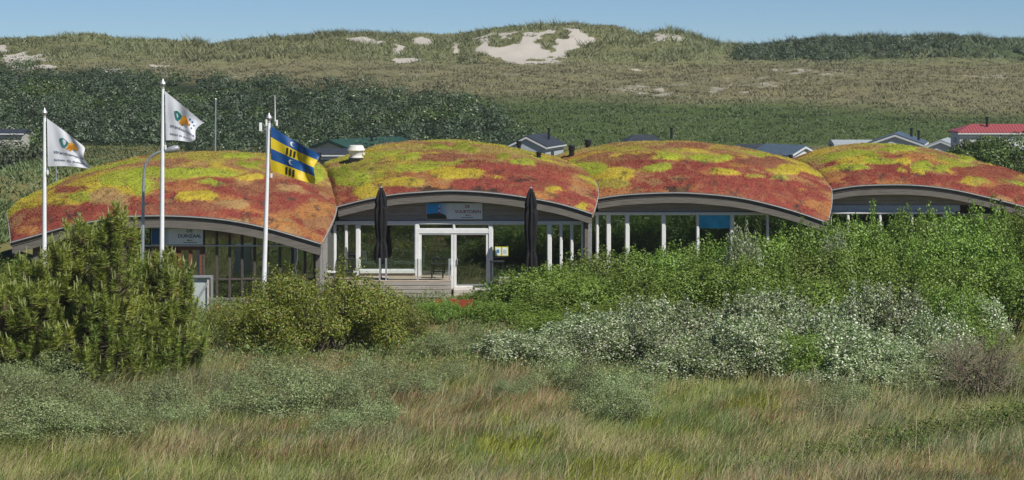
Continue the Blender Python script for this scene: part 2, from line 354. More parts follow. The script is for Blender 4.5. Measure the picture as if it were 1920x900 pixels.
def blades(base, length, lean_dir, lean, width, col, seg2=True, face=None, r=RNG):
    """grass blades bending over towards lean_dir; 3 triangles' worth each (quad + tip)"""
    n = len(base); L_ = length.reshape(-1, 1); up = np.array([[0, 0, 1.0]])
    ld = np.concatenate([np.cos(lean_dir)[:, None], np.sin(lean_dir)[:, None], np.zeros((n, 1))], 1); ln = lean.reshape(-1, 1)
    mid = base + L_ * 0.55 * unit(up + ld * ln * 0.5); tip = mid + L_ * 0.5 * unit(up * 0.9 + ld * ln * 1.7)
    an = r.random(n) * 0.9 - 0.45
    s = np.stack([np.cos(an), np.sin(an), np.zeros(n)], 1) * width.reshape(-1, 1) * 0.5
    V = np.stack([base - s, base + s, mid + s * 0.8, mid - s * 0.8, tip], 1).reshape(-1, 3)
    k = np.arange(n)[:, None] * 5
    T = np.concatenate([k + np.array([[0, 1, 2]]), k + np.array([[0, 2, 3]]), k + np.array([[3, 2, 4]])], 0)
    return V, T, np.repeat(col, 5, 0)
def join(parts):
    V, Fq, Cc = [], [], []; o = 0
    for v, f, c in parts: V.append(v); Fq.append(f + o); Cc.append(c); o += len(v)
    return np.concatenate(V), np.concatenate(Fq), np.concatenate(Cc)

# ------------------------------------------------------------------ far dune plants (masses)
def scatter_px(n, ylo, yhi, Ylo, Yhi, xlo=-60, xhi=1980):
    Yv = Ylo + RNG.random(n) * (Yhi - Ylo); xp = xlo + RNG.random(n) * (xhi - xlo); Xv = (xp - 960) * Yv / F
    return Xv, Yv, terrain(Xv, Yv)
Xv, Yv, Zv = scatter_px(70000, 0, 0, 216, YC + 3, -330, 2230)
mar, bro, grn, tho = zone(Xv, Yv, Zv); s_ = sandmask(Xv, Yv, Zv)
clump = fbm(Xv, Yv, 2.6, 3, 81)
keep = (s_ < 0.15 + 0.75 * RNG.random(len(Xv)) ** 2) & (RNG.random(len(Xv)) < np.where(tho > 0.5, 0.04, np.where(bro > 0.5, 0.85 * (clump > 0.30), 0.95)))
Xv, Yv, Zv, mar, bro, grn, clump = [q[keep] for q in (Xv, Yv, Zv, mar, bro, grn, clump)]
# the grassy bank and meadow behind the first dome
n2 = 9000; Y2 = 103 + 113 * RNG.random(n2); x2 = -80 + 560 * RNG.random(n2) * (Y2 > 125) + 100 * RNG.random(n2); X2 = (x2 - 960) * Y2 / F; k2 = np.abs(X2 + 21.9) > 1.4
n3 = 5000; Y3 = 185 + 31 * RNG.random(n3); X3 = (RNG.random(n3) * 2040 - 60 - 960) * Y3 / F
X2 = np.concatenate([X2[k2], X3]); Y2 = np.concatenate([Y2[k2], Y3]); Z2 = terrain(X2, Y2); nA = len(Xv); z0_ = np.zeros(len(X2))
Xv = np.concatenate([Xv, X2]); Yv = np.concatenate([Yv, Y2]); Zv = np.concatenate([Zv, Z2]); mar = np.concatenate([mar, z0_]); bro = np.concatenate([bro, z0_]); grn = np.concatenate([grn, z0_ + 1]); clump = np.concatenate([clump, fbm(X2, Y2, 2.6, 3, 81)])
nt_ = len(Xv); NB = 6
hgt = np.where(mar > 0.5, (0.30 + 1.15 * clump ** 1.5) * (0.6 + 0.6 * sstep(.42, .62, fbm(Xv, Yv, 4.5, 2, 83))), np.where(bro > 0.5, 0.16 + 0.30 * clump, np.where(Yv < 170, 0.22 + 0.26 * clump, 0.14 + 0.2 * clump))) * (0.6 + 0.8 * RNG.random(nt_))
xr = 960 + F * Xv / Yv; rg = sstep(1360, 1430, xr)[:, None]
cm = (1 - rg) * np.array([0.170,0.190,0.085]) + rg * np.array([0.080,0.112,0.056])
cm = cm * (0.55 + 0.9 * fbm(Xv, Yv, 7, 3, 91)[:, None])
bank = (Yv < 170)[:, None]
cg = np.where(bank, np.array([0.12,0.165,0.055]), np.array([0.062,0.096,0.030]))
cc = mar[:, None] * cm + bro[:, None] * np.array([0.170,0.162,0.085]) * (0.6 + 0.8 * fbm(Xv, Yv, 5, 3, 95)[:, None]) + grn[:, None] * cg * (0.6 + 0.8 * fbm(Xv, Yv, 9, 4, 99)[:, None])
cc = cc * (1 + 0.25 * (fbm(Xv, Yv * 0.7, 14, 3, 97)[:, None] - 0.5) * np.array([[1.2, 0.4, 0.2]]))
bb = np.repeat(np.stack([Xv, Yv, Zv - 0.05], 1), NB, 0) + np.concatenate([(RNG.random((nt_ * NB, 2)) - 0.5) * 0.7, np.zeros((nt_ * NB, 1))], 1)
cb = np.repeat(cc, NB, 0) * (0.9 + 0.2 * RNG.random((nt_ * NB, 1)))
nb = nt_ * NB
hb = np.repeat(hgt, NB) * (0.6 + 0.8 * RNG.random(nb)); ld = RNG.random(nb) * 6.28; wv = 0.07 + 0.07 * RNG.random(nb)
ldv = np.stack([np.cos(ld) * 0.8 + 0.25, np.sin(ld) * 0.8, np.full(nb, 0.75)], 1)
an = RNG.random(nb) * 1.2 - 0.6; sv = np.stack([np.cos(an), np.sin(an), np.zeros(nb)], 1) * wv[:, None] * 0.5
V = np.stack([bb - sv, bb + sv, bb + unit(ldv) * hb[:, None]], 1).reshape(-1, 3)
me = np_mesh('dune_grass', V, np.arange(nb * 3).reshape(-1, 3), np.repeat(cb, 3, 0))
tag(link('dune_grass', me, M['far']), 'tufted olive and brown dune grass covering the far dune slopes', 'dune grass', kind='stuff')

def lump_mass(name, pts, rad, colbase, nl, leaf, label, cat):
    n = len(pts); N_ = randunit(n * nl); N_[:, 2] = np.abs(N_[:, 2]) * 0.9 + 0.02; N_ = unit(N_)
    R = np.repeat(rad, nl)[:, None]; sq = np.array([[1, 1, 0.85]])
    C = np.repeat(pts, nl, 0) + N_ * R * sq * (0.72 + 0.34 * RNG.random((n * nl, 1)))
    nn = unit(N_ + RNG.normal(size=N_.shape) * 0.16); D, U = axes(nn)
    c = np.repeat(colbase * (0.75 + 0.5 * RNG.random((n, 1))), nl, 0) * (0.88 + 0.24 * RNG.random((n * nl, 1)))
    if name == 'thorn_thicket':       # scattered pale blossom in the fresher green parts
        bl = (RNG.random(n * nl) < .035) & np.repeat(colbase[:, 1] > 0.088, nl); c[bl] = (0.42, 0.43, 0.33)
    sz = leaf * (0.7 + 0.6 * RNG.random(n * nl))
    V, Fq, c = leaves(C, D, U, sz, sz * 0.55, c)
    return tag(link(name, np_mesh(name, V, Fq, c), M['far']), label, cat, kind='stuff')
Xv, Yv, Zv = scatter_px(2350, 0, 0, 205, 315, -330, 1040)
_, _, _, tho = zone(Xv, Yv, Zv); k = tho > 0.15 + 0.7 * RNG.random(len(tho))
Xv, Yv, Zv = Xv[k], Yv[k], Zv[k]
hue = fbm(Xv, Yv, 10, 3, 101)[:, None]; bright = sstep(0.58, 0.70, fbm(Xv, Yv, 7, 3, 107))[:, None]
cc = (1 - hue) * np.array([0.038,0.068,0.036]) + hue * np.array([0.062,0.100,0.046]); cc = cc * (1 - bright) + np.array([0.060,0.105,0.022]) * bright
xh = -90 + 190 * RNG.random(60); Xh = (xh - 960) * 187 / F; Xv = np.concatenate([Xv, Xh]); Yv = np.concatenate([Yv, np.full(60, 187.0)]); Zv = np.concatenate([Zv, terrain(Xh, np.full(60, 187.0)) + 0.2 + 1.5 * RNG.random(60)]); cc = np.concatenate([cc, np.tile([[0.06,0.085,0.04]], (60, 1))])
lump_mass('thorn_thicket', np.stack([Xv, Yv, Zv + 0.1], 1), 0.6 + 1.7 * RNG.random(len(Xv)) ** 1.6, cc, 150, 0.235, 'dark blue-green thorn thicket covering the lower dune slope behind the flags', 'thicket')
# dark scrub on the far crest at the right, with pale blossom specks in the thicket
Xv, Yv, Zv = scatter_px(420, 0, 0, 322, 347, 1380, 1960); k = fbm(Xv, Yv, 8, 2, 111) > 0.42
cc = np.array([[0.048,0.078,0.040]]) * (0.7 + 0.7 * RNG.random((k.sum(), 1)))
lump_mass('crest_scrub', np.stack([Xv[k], Yv[k], Zv[k]], 1), 0.5 + 0.8 * RNG.random(k.sum()), cc, 110, 0.26, 'low dark green scrub along the dune crest at the right', 'scrub')
# ------------------------------------------------------------------ the pavilions
def pl(pts): return np.array(pts, float)
RO = [
 dict(Y0=100.0, bul=0.12, front=pl([(20,455),(60,444),(120,427),(190,413),(250,406),(300,405),(360,407),(430,414),(500,428),(560,445),(603,458)]),
      crest=pl([(12,400),(35,383),(80,358),(150,328),(220,307),(300,294),(380,289),(440,289),(500,293),(560,301),(605,311)]), Yc=(104.5,110.0), jr=(632,388,104.0), jl=None),
 dict(Y0=104.0, bul=0.12, front=pl([(632,388),(680,376),(740,365),(800,360),(840,358),(880,359),(940,364),(1000,373),(1050,383),(1085,393),(1112,402)]),
      crest=pl([(605,311),(640,299),(690,282),(740,272),(790,268),(850,267),(900,271),(950,279),(1000,290),(1040,297)]), Yc=(110.0,113.5), jr=(1119,345,108.0), jl=None),
 dict(Y0=108.0, bul=0.12, front=pl([(1119,373),(1160,367),(1220,363),(1280,362),(1330,365),(1390,372),(1440,383),(1500,400),(1552,418)]),
      crest=pl([(1040,297),(1080,286),(1130,276),(1190,270),(1250,269),(1310,271),(1370,278),(1430,289),(1490,304)]), Yc=(113.5,117.5), jr=(1558,352,112.0), jl=None),
 dict(Y0=112.0, bul=0.12, front=pl([(1557,357),(1600,350),(1660,347),(1720,348),(1780,355),(1850,370),(1920,388),(1965,402)]),
      crest=pl([(1490,304),(1530,287),(1580,277),(1640,273),(1700,277),(1760,287),(1830,305),(1890,322),(1960,345)]), Yc=(117.5,120.0), jr=None, jl=None)]
RED = np.array([0.235,0.057,0.042]); RED2 = np.array([0.22,0.083,0.05]); ORA = np.array([0.37,0.17,0.06]); TAN = np.array([0.34,0.22,0.095]); YEL = np.array([0.41,0.335,0.038]); LIM = np.array([0.275,0.325,0.034]); OLI = np.array([0.28,0.245,0.045]); SOIL = np.array([0.045,0.032,0.024]); GRN = np.array([0.19,0.225,0.022])
PATCH = [[(200,362,75,13,YEL),(90,388,60,11,YEL),(160,378,40,9,LIM),(370,373,44,11,YEL),(395,350,28,7,LIM),(340,330,120,9,LIM),(470,339,26,6,YEL),(465,313,28,6,GRN),(240,350,60,9,LIM),(45,438,22,9,ORA),(205,378,36,16,TAN),(265,355,22,20,LIM),(440,388,34,10,TAN),(585,402,40,16,ORA),(500,360,60,14,RED2),(520,385,60,20,RED),(380,300,110,6,OLI),(450,300,40,5,LIM),(130,405,90,14,RED),(340,395,90,12,RED2),(130,362,30,6,RED),(545,360,25,6,TAN),(430,420,40,6,TAN),(520,428,40,7,ORA),(590,335,20,18,LIM)],
 [(750,349,52,9,YEL),(855,331,62,11,YEL),(785,322,48,8,LIM),(690,366,34,14,YEL),(660,345,36,14,LIM),(700,320,50,9,OLI),(942,339,20,6,YEL),(942,301,20,5,GRN),(865,282,20,4,GRN),(820,281,18,4,GRN),(890,287,16,4,GRN),(1040,361,15,7,YEL),(1090,390,16,6,YEL),(890,316,18,5,OLI),(1010,370,36,6,ORA),(770,300,30,5,LIM),(1000,330,90,16,RED),(830,362,110,6,SOIL),(760,362,40,5,RED),(900,350,60,9,RED),(1000,350,80,14,RED),(930,318,60,8,RED),(840,300,60,7,RED2),(980,312,30,5,LIM),(980,345,10,3,SOIL),(640,330,26,12,GRN)],
 [(1150,334,44,14,YEL),(1105,325,40,14,LIM),(1140,352,40,8,OLI),(1235,320,30,7,LIM),(1245,299,40,6,LIM),(1290,354,20,5,YEL),(1360,327,27,6,YEL),(1420,335,22,6,OLI),(1330,302,50,6,LIM),(1465,338,15,5,LIM),(1265,357,26,4,SOIL),(1350,350,90,12,RED),(1470,365,70,20,RED),(1300,315,40,8,RED),(1290,280,50,4,RED2),(1430,310,50,10,RED2),(1200,300,40,6,RED2),(1480,325,40,8,YEL),(1500,365,8,3,ORA),(1180,285,50,6,OLI)],
 [(1590,322,40,8,LIM),(1610,308,50,8,YEL),(1650,309,30,8,LIM),(1555,328,18,5,YEL),(1688,327,9,4,YEL),(1728,320,18,11,LIM),(1722,327,14,4,YEL),(1780,322,34,8,LIM),(1800,328,26,5,YEL),(1824,341,30,11,YEL),(1838,345,18,7,OLI),(1875,311,18,5,YEL),(1815,304,24,5,LIM),(1680,285,40,5,LIM),(1630,298,22,4,GRN),(1690,310,18,6,YEL),(1850,330,70,15,RED),(1640,335,70,8,RED),(1760,340,50,7,RED),(1720,300,40,8,ORA),(1560,340,30,10,ORA),(1900,360,40,10,RED)]]

def polyline(p, t):                # by arc length in photo x
    s = np.linspace(0, 1, len(p)); d = (p[:, 0] - p[0, 0]) / (p[-1, 0] - p[0, 0])
    # smooth resampling
    tt = np.clip(t, 0, 1)
    def cub(vals):
        xs_ = d; m_ = np.gradient(vals, xs_); k = np.clip(np.searchsorted(xs_, tt) - 1, 0, len(xs_) - 2)
        h = xs_[k + 1] - xs_[k]; q = (tt - xs_[k]) / h
        return ((2*q**3-3*q**2+1) * vals[k] + (q**3-2*q**2+q) * h * m_[k] + (-2*q**3+3*q**2) * vals[k+1] + (q**3-q**2) * h * m_[k+1])
    return p[0, 0] + tt * (p[-1, 0] - p[0, 0]), cub(p[:, 1])
def roof_pt(r, U, S):
    """S: 0 front edge, 1 crest, 2 back edge"""
    Yf = r['Y0'] - r['bul'] * np.sin(np.pi * U)
    fx, fy = polyline(r['front'], U); Xf = (fx - 960) * Yf / F; Zf = HC - (fy - YH) * Yf / F
    Yc = r['Yc'][0] + (r['Yc'][1] - r['Yc'][0]) * U
    cx, cy = polyline(r['crest'], U); Xc = (cx - 960) * Yc / F; Zc = HC - (cy - YH) * Yc / F - 0.03
    s = np.minimum(S, 1.0); e = 1 - (1 - s) ** 1.9
    Xp = Xf + (Xc - Xf) * s; Yp = Yf + (Yc - Yf) * s; Zp = Zf + (Zc - Zf) * e
    if r['jr'] is not None:
        j = P(*r['jr']); s0 = (j.y - r['Y0']) / (r['Yc'][1] - r['Y0']); e0 = 1 - (1 - s0) ** 1.9
        f1 = P(*r['front'][-1], r['Y0']); c1 = P(*r['crest'][-1], r['Yc'][1])
        dX = j.x - (f1.x + (c1.x - f1.x) * s0); dZ = j.z - (f1.z + (c1.z - f1.z) * e0)
        w = np.sin(np.pi * np.clip(s, 0, 1)) / math.sin(math.pi * s0)
        Xp = Xp + dX * w * U ** 5; Zp = Zp + dZ * w * U ** 7
    b = np.clip(S - 1, 0, 1)
    Xp = Xp - b * 0.9; Yp = Yp + b * 8.5; Zp = Zp - b ** 2 * (Zc - 1.6)
    return Xp, Yp, Zp
SOLIDC = [YEL, LIM, ORA, TAN, OLI, RED, RED2, GRN]
def sedum_color(i, X, Y, Z, U, S):
    rj = np.random.default_rng(900 + i); n = len(X); X = X + rj.normal(size=n) * .06; Y = Y + rj.normal(size=n) * .07; x, y = px(X, Y, Z)
    a = fbm(X * .5, Y, 1.5, 3, 200 + i * 10); b = fbm(X * .5 + 40, Y, 1.1, 3, 203 + i * 10); c_ = fbm(X * .6 - 30, Y + 9, 0.6, 2, 206 + i * 10)
    s = S + (a - 0.5) * 0.7 - 0.25 * (1 - np.clip(U * 6, 0, 1))
    wr = (1 - sstep(0.30, 0.62, s))[:, None]
    c = wr * RED + (1 - wr) * (OLI * (1 - b[:, None]) + TAN * b[:, None])
    def mixin(c, k, w, amt=1.0): w = (w * amt)[:, None]; return c * (1 - w) + k * w
    c = mixin(c, ORA * 0.9 + RED * 0.1, sstep(.57, .63, b) * (1 - sstep(.5, .6, s)), .85)
    c = mixin(c, LIM, sstep(.50, .57, a) * sstep(.36, .44, s), .85)
    c = mixin(c, RED2 * 0.7 + TAN * 0.3, sstep(.55, .60, b) * sstep(.38, .48, s), .9)
    c = mixin(c, YEL, sstep(.58, .66, fbm(X * .55 + 90, Y, 0.9, 3, 209 + i * 10)) * sstep(.30, .45, s), .75)
    c = mixin(c, TAN, sstep(.64, .72, c_), .6)
    lift = np.zeros(n)
    wx = x + (fbm(X, Y, 0.7, 3, 231) - 0.5) * 26; wy = y + (fbm(X, Y, 0.7, 3, 237) - 0.5) * 12
    for cx, cy, rx, ry, k in PATCH[i]:
        q = 1 - np.sqrt(((wx - cx) / rx) ** 2 + ((wy - cy) / ry) ** 2); m_ = sstep(-0.05, 0.16, q)[:, None] * 0.93 * (S < 1.02)[:, None]
        c = c * (1 - m_) + k * m_
        if k is not SOIL: lift = np.maximum(lift, np.clip(q * 3, 0, 1) * (0.10 if (k is YEL or k is LIM or k is GRN) else 0.05))
    d = fbm(X, Y, 0.35, 3, 251)
    c = c * (0.80 + 0.40 * fbm(X, Y, 0.9, 3, 241)[:, None])
    c = c * (1 + 0.22 * (fbm(X, Y, 0.22, 2, 243)[:, None] - .5) * np.array([[1., 1.6, 1.]])); c = mixin(c, TAN, sstep(.52, .75, fbm(X, Y, 0.3, 3, 247)), .26)
    c = mixin(c, SOIL * 1.6, sstep(.70, .78, d) * (S < 0.5), .8)
    return c, lift
def grid_faces(nu, nv):
    k = np.arange(nu * nv).reshape(nv, nu); return np.stack([k[:-1, :-1], k[:-1, 1:], k[1:, 1:], k[1:, :-1]], -1).reshape(-1, 4)
def front_z(r, X, dY=0.0):          # height of the front edge above world X
    u = np.linspace(0, 1, 200); a, b_, c_ = roof_pt(r, u, np.zeros(200)); return float(np.interp(X, a, c_))

PLAB = ['low domed pavilion with glazed timber front behind the flagpoles, its sedum roof sloping down furthest',
        'domed pavilion with white double doors and two closed black parasols before it',
        'domed pavilion with row of white-framed windows and a blue banner above the thicket',
        'domed pavilion furthest back at the right, its front mostly hidden by shrubs']
PAV = []
for i, r in enumerate(RO):
    root = empty('pavilion', P(r['front'][len(r['front']) // 2][0], 0, r['Y0'] + 1).xy.to_3d(), PLAB[i], 'pavilion', 'domed pavilions with sedum roofs'); PAV.append(root)
    nu, nv = 156, 128
    sv = np.concatenate([np.linspace(0, 1.05, 104), np.linspace(1.08, 2, 24)])
    U, S = np.meshgrid(np.linspace(0, 1, nu), sv); U = U.ravel(); S = S.ravel()
    Xp, Yp, Zp = roof_pt(r, U, S)
    c, lift = sedum_color(i, Xp, Yp, Zp, U, S)
    edge = sstep(0, 0.03, S) * sstep(0, 0.012, U) * sstep(0, 0.012, 1 - U)
    Zt = Zp + edge * (lift + 0.10 * (fbm(Xp, Yp, 0.5, 3, 261) - 0.35) + 0.10)
    V = np.stack([Xp, Yp, Zt], 1)
    roof = link('roof', np_mesh('roof', V, grid_faces(nu, nv), c, True), M['sedmat'], root)
    # underside of the shell
    us, vs = 40, 30; U2, S2 = np.meshgrid(np.linspace(0, 1, us), np.linspace(0.004, 2, vs)); a, b_, d = roof_pt(r, U2.ravel(), S2.ravel())
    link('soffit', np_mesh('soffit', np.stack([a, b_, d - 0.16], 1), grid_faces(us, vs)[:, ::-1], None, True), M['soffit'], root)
    # metal edging round the front and the sides, fascia beam under the front edge
    path = []
    for s_ in np.linspace(0.9 if i else 1.0, 0.03, 14): path.append((0.0, s_))
    for u_ in np.linspace(0, 1, 60): path.append((u_, 0.0))
    for s_ in np.linspace(0.03, 0.5 if r['jr'] else 1.0, 12): path.append((1.0, s_))
    pa = np.array(path if i == 0 else [q for q in path if not (q[0] == 0.0 and q[1] > 0)])
    a, b_, d = roof_pt(r, pa[:, 0], pa[:, 1])
    tb = MB(); tb.tube([(x, y - 0.02, z + 0.0) for x, y, z in zip(a, b_, d)], 0.022, 6); tb.build('edge_trim', M['trim'], root, True)
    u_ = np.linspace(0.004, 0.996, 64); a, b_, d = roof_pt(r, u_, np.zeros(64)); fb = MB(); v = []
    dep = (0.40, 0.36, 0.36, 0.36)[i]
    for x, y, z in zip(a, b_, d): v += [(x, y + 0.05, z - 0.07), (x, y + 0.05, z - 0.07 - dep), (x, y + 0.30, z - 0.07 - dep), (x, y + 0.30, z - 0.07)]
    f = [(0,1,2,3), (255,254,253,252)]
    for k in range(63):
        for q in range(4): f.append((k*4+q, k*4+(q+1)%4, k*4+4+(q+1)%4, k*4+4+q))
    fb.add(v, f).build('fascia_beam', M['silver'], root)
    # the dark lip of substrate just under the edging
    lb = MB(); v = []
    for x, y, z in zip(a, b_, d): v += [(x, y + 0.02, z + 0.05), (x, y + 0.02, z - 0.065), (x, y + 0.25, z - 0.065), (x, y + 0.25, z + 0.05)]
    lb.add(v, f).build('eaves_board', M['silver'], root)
    # loose rosettes and stems of the sedum, uncountable
    n = 36000; u = RNG.random(n); s_ = RNG.random(n) ** 0.9 * 1.04
    a, b_, d = roof_pt(r, u, s_); c, lift = sedum_color(i, a, b_, d, u, s_)
    e_ = sstep(0, 0.03, s_) * sstep(0, 0.012, u) * sstep(0, 0.012, 1 - u)
    nn = unit(RNG.normal(size=(n, 3)) * 0.45 + np.array([[0, -0.25, 1.0]])); D, Uu = axes(nn); sz = 0.035 + 0.035 * RNG.random(n)
    hz = e_ * (lift + 0.10 * (fbm(a, b_, 0.5, 3, 261) - 0.35) + 0.10) + 0.005 + 0.035 * RNG.random(n)
    V, Fq, c2 = leaves(np.stack([a, b_, d + hz], 1), D, Uu, sz, sz * 0.6, c * (0.86 + 0.30 * RNG.random((n, 1))))
    tag(link('sedum', np_mesh('sedum', V, Fq, c2), M['sedum'], roof), kind='stuff')

def fx_frame(Yw):
    return lambda x, y: P(x, y, Yw)
def pane(poly, Yw, root, name='pane', mat='glass', th=0.012):
    m_ = MB(); m_.prism([(P(x, y, Yw).x, P(x, y, Yw).z) for x, y in poly], Yw, Yw + th); return m_.build(name, M[mat], root)
def bar(x0, y0, x1, y1, Yw, root, name, mat, th=0.09, dy=0.0):
    a = P(x0, y0, Yw); b_ = P(x1, y1, Yw); m_ = MB(); m_.box((a.x, Yw + dy - th / 2, a.z), (b_.x, Yw + dy + th / 2, b_.z)); return m_.build(name, M[mat], root, bevel=0.008)
def ytop(i, x, Yw, drop):           # photo row, at the facade, of a height 'drop' below the front edge
    X = (x - 960) * Yw / F; return YH + (HC - (front_z(RO[i], X) - drop)) * F / Yw

def planks(i, x0, x1, yb, Yw, hpx, drop, root):
    y = yb; X0 = P(x0, 0, Yw).x; X1 = P(x1, 0, Yw).x; xs_ = np.linspace(X0, X1, 160); zt = np.array([front_z(RO[i], q) - drop for q in xs_]); k = 0
    while True:
        zb = P(0, y, Yw).z; z1 = zb + hpx * Yw / F - 0.012; ok = zt > zb + 0.02
        if ok.sum() < 4: break
        xa, xb = xs_[ok][0], xs_[ok][-1]; ok2 = zt > z1
        if ok2.sum() > 3: pts = [(xa, zb), (xb, zb), (xs_[ok2][-1], z1), (xs_[ok2][0], z1)]
        else: pts = [(xa, zb), (xb, zb)] + [(q, w_) for q, w_ in list(zip(xs_[ok], zt[ok]))[::-8]]
        m_ = MB(); m_.prism(pts, Yw + 0.006 * (k % 2), Yw + 0.035); m_.build('plank', M['board'], root); y -= hpx; k += 1
        if k > 12: break

def room(i, x0, x1, zf, Yw, root, depth=6.5):
    r = RO[i]; a = P(x0, 0, Yw).x; b_ = P(x1, 0, Yw).x
    MB().box((a, Yw - 0.06, zf - 0.25), (b_, Yw + depth, zf)).build('floor_slab', M['floor'], root)
    MB().box((a, Yw + depth, zf), (b_, Yw + depth + 0.1, zf + 3.2)).build('back_wall', M['room'], root)
    for q, nm in ((a, 0), (b_, 1)):
        MB().box((q - 0.05, Yw + 0.1, zf), (q + 0.05, Yw + depth, zf + max(1.2, front_z(r, q) - zf + 0.25))).build('side_wall', M['room'], root)

# ---- pavilion 1: timber-framed glazed front
Yw = 100.6; R1 = PAV[0]; D1 = 0.50
zf1 = P(0, 558, Yw).z
mx_ = [96,120,144,168,191,214,237,260,283,382,406.5,430.5,454,477.5,501,525,548.5,572,590]
for x in mx_:
    bar(x - 2.3, ytop(0, x, Yw, D1), x + 2.3, 557, Yw, R1, 'mullion', 'mull', 0.12)
bar(255, 459.0, 549, 461.6, Yw, R1, 'transom', 'alu', 0.10, -0.06)
bar(96, 521.5, 283, 525, Yw, R1, 'sill_rail', 'mull', 0.08, -0.015); bar(382, 521.5, 590, 525, Yw, R1, 'sill_rail', 'mull', 0.08, -0.015)
for x0, x1 in zip(mx_[:-1], mx_[1:]):
    if x0 == 283: continue
    t0, t1 = ytop(0, x0, Yw, D1), ytop(0, x1, Yw, D1)
    if min(t0, t1) < 456:
        pane([(x0 + 2, min(460, t0)), (x0 + 2, 460), (x1 - 2, 460), (x1 - 2, min(460, t1))], Yw + 0.02, R1); lo0 = lo1 = 461
    else: lo0, lo1 = t0, t1
    pane([(x0 + 2, lo0), (x0 + 2, 523), (x1 - 2, 523), (x1 - 2, lo1)], Yw + 0.02, R1)
    pane([(x0 + 2, 524), (x0 + 2, 556), (x1 - 2, 556), (x1 - 2, 524)], Yw + 0.02, R1)
# entrance doors
for (xa, xb) in ((284.5, 332), (334, 380.5)):
    zt, zb = P(0, 463, Yw).z, P(0, 557, Yw).z; A = P(xa, 0, Yw).x; B = P(xb, 0, Yw).x; m_ = MB(); st = 0.13; mid = (A + B) / 2
    for q0, q1 in ((A, A + st), (mid - st * .55, mid + st * .55), (B - st, B)): m_.box((q0, Yw - 0.04, zb), (q1, Yw + 0.03, zt))
    for q0, q1 in ((A + st, mid - st * .55), (mid + st * .55, B - st)):
        m_.box((q0, Yw - 0.038, zt - 0.12), (q1, Yw + 0.028, zt)); m_.box((q0, Yw - 0.038, zb), (q1, Yw + 0.028, zb + 0.25))
    dr = m_.build('door', M['door'], R1)
    for q0, q1 in ((A + st, mid - st * .55), (mid + st * .55, B - st)):
        MB().box((q0, Yw, zb + 0.25), (q1, Yw + 0.012, zt - 0.12)).build('pane', M['glass'], dr)
    MB().box((mid - 0.02, Yw - 0.09, zb + 0.9), (mid + 0.02, Yw - 0.04, zb + 1.15)).build('handle', M['alu'], dr)
pane([(285, 430), (285, 459), (381, 459), (381, ytop(0, 381, Yw, D1))], Yw + 0.05, R1)
room(0, 80, 598, zf1, Yw, R1)
# end posts and rainwater pipe by the right-hand corner, stub wall on the left
bar(592, 462, 600, 557, Yw - 0.3, R1, 'corner_post', 'silver', 0.2)
bar(604, 462, 607, 557, Yw - 0.2, R1, 'downpipe', 'galv', 0.07)
bar(78, 448, 92, 500, Yw - 0.3, R1, 'corner_post', 'silver', 0.25); bar(62, 458, 74, 510, Yw - 0.2, R1, 'corner_post', 'silver', 0.2)

# ---- pavilion 2: boarded gable over white-framed glazing
Yw = 104.6; R2 = PAV[1]
planks(1, 636, 1108, 414, Yw, 9.6, 0.30, R2)
bar(628, 414.2, 1094, 420, Yw, R2, 'head_beam', 'white', 0.12, -0.02)
zf2 = P(0, 541, Yw).z
for x, h, yb in ((628, 1.9, 524), (649.2, 2.0, 510), (671, 3.4, 524), (782, 3.6, 526), (920, 3.6, 530), (1030, 3.4, 530), (1051.8, 2.0, 530), (1072, 2.0, 530), (1092.4, 1.6, 530)):
    bar(x - h, 420.3, x + h, yb, Yw, R2, 'post', 'white', 0.13, -0.015)
def win(xa, xb, ya, yb, Yw, root, fr=1.4, frame='white'):
    o = bar(xa, ya, xb, ya + fr, Yw, root, 'window', frame, 0.07); me_ = o.data
    A = P(xa, ya, Yw); B = P(xb, yb, Yw); t = fr * Yw / F; m_ = MB()
    m_.box((A.x, Yw - .03, A.z - t), (B.x, Yw + .03, A.z)); m_.box((A.x, Yw - .03, B.z), (B.x, Yw + .03, B.z + t))
    m_.box((A.x, Yw - .028, B.z + t), (A.x + t, Yw + .028, A.z - t)); m_.box((B.x - t, Yw - .028, B.z + t), (B.x, Yw + .028, A.z - t))
    bpy.data.objects.remove(o); o = m_.build('window', M[frame], root)
    MB().box((A.x + t, Yw, B.z + t), (B.x - t, Yw + 0.014, A.z - t)).build('pane', M['glass'], o)
    return o
for xa, xb in ((600, 626), (630, 647), (651.3, 667.5)): win(xa, xb, 420.4, 508, Yw, R2, 0.9)
win(674.5, 778.3, 420.4, 506, Yw, R2, 1.8)
for xa, xb in ((923.7, 1026.5), (1033.5, 1049.7), (1053.9, 1069.9), (1074.1, 1090.7)): win(xa, xb, 420.4, 520, Yw, R2, 1.0)
bar(600, 508.2, 671, 511.4, Yw, R2, 'sill', 'white', 0.16, -0.05); bar(675, 506.2, 778, 512, Yw, R2, 'sill', 'white', 0.16, -0.05)
bar(600, 511.6, 778, 540, Yw, R2, 'plinth', 'board', 0.08, 0.0); bar(924, 520.2, 1094, 540, Yw, R2, 'plinth', 'board', 0.08, 0.0)
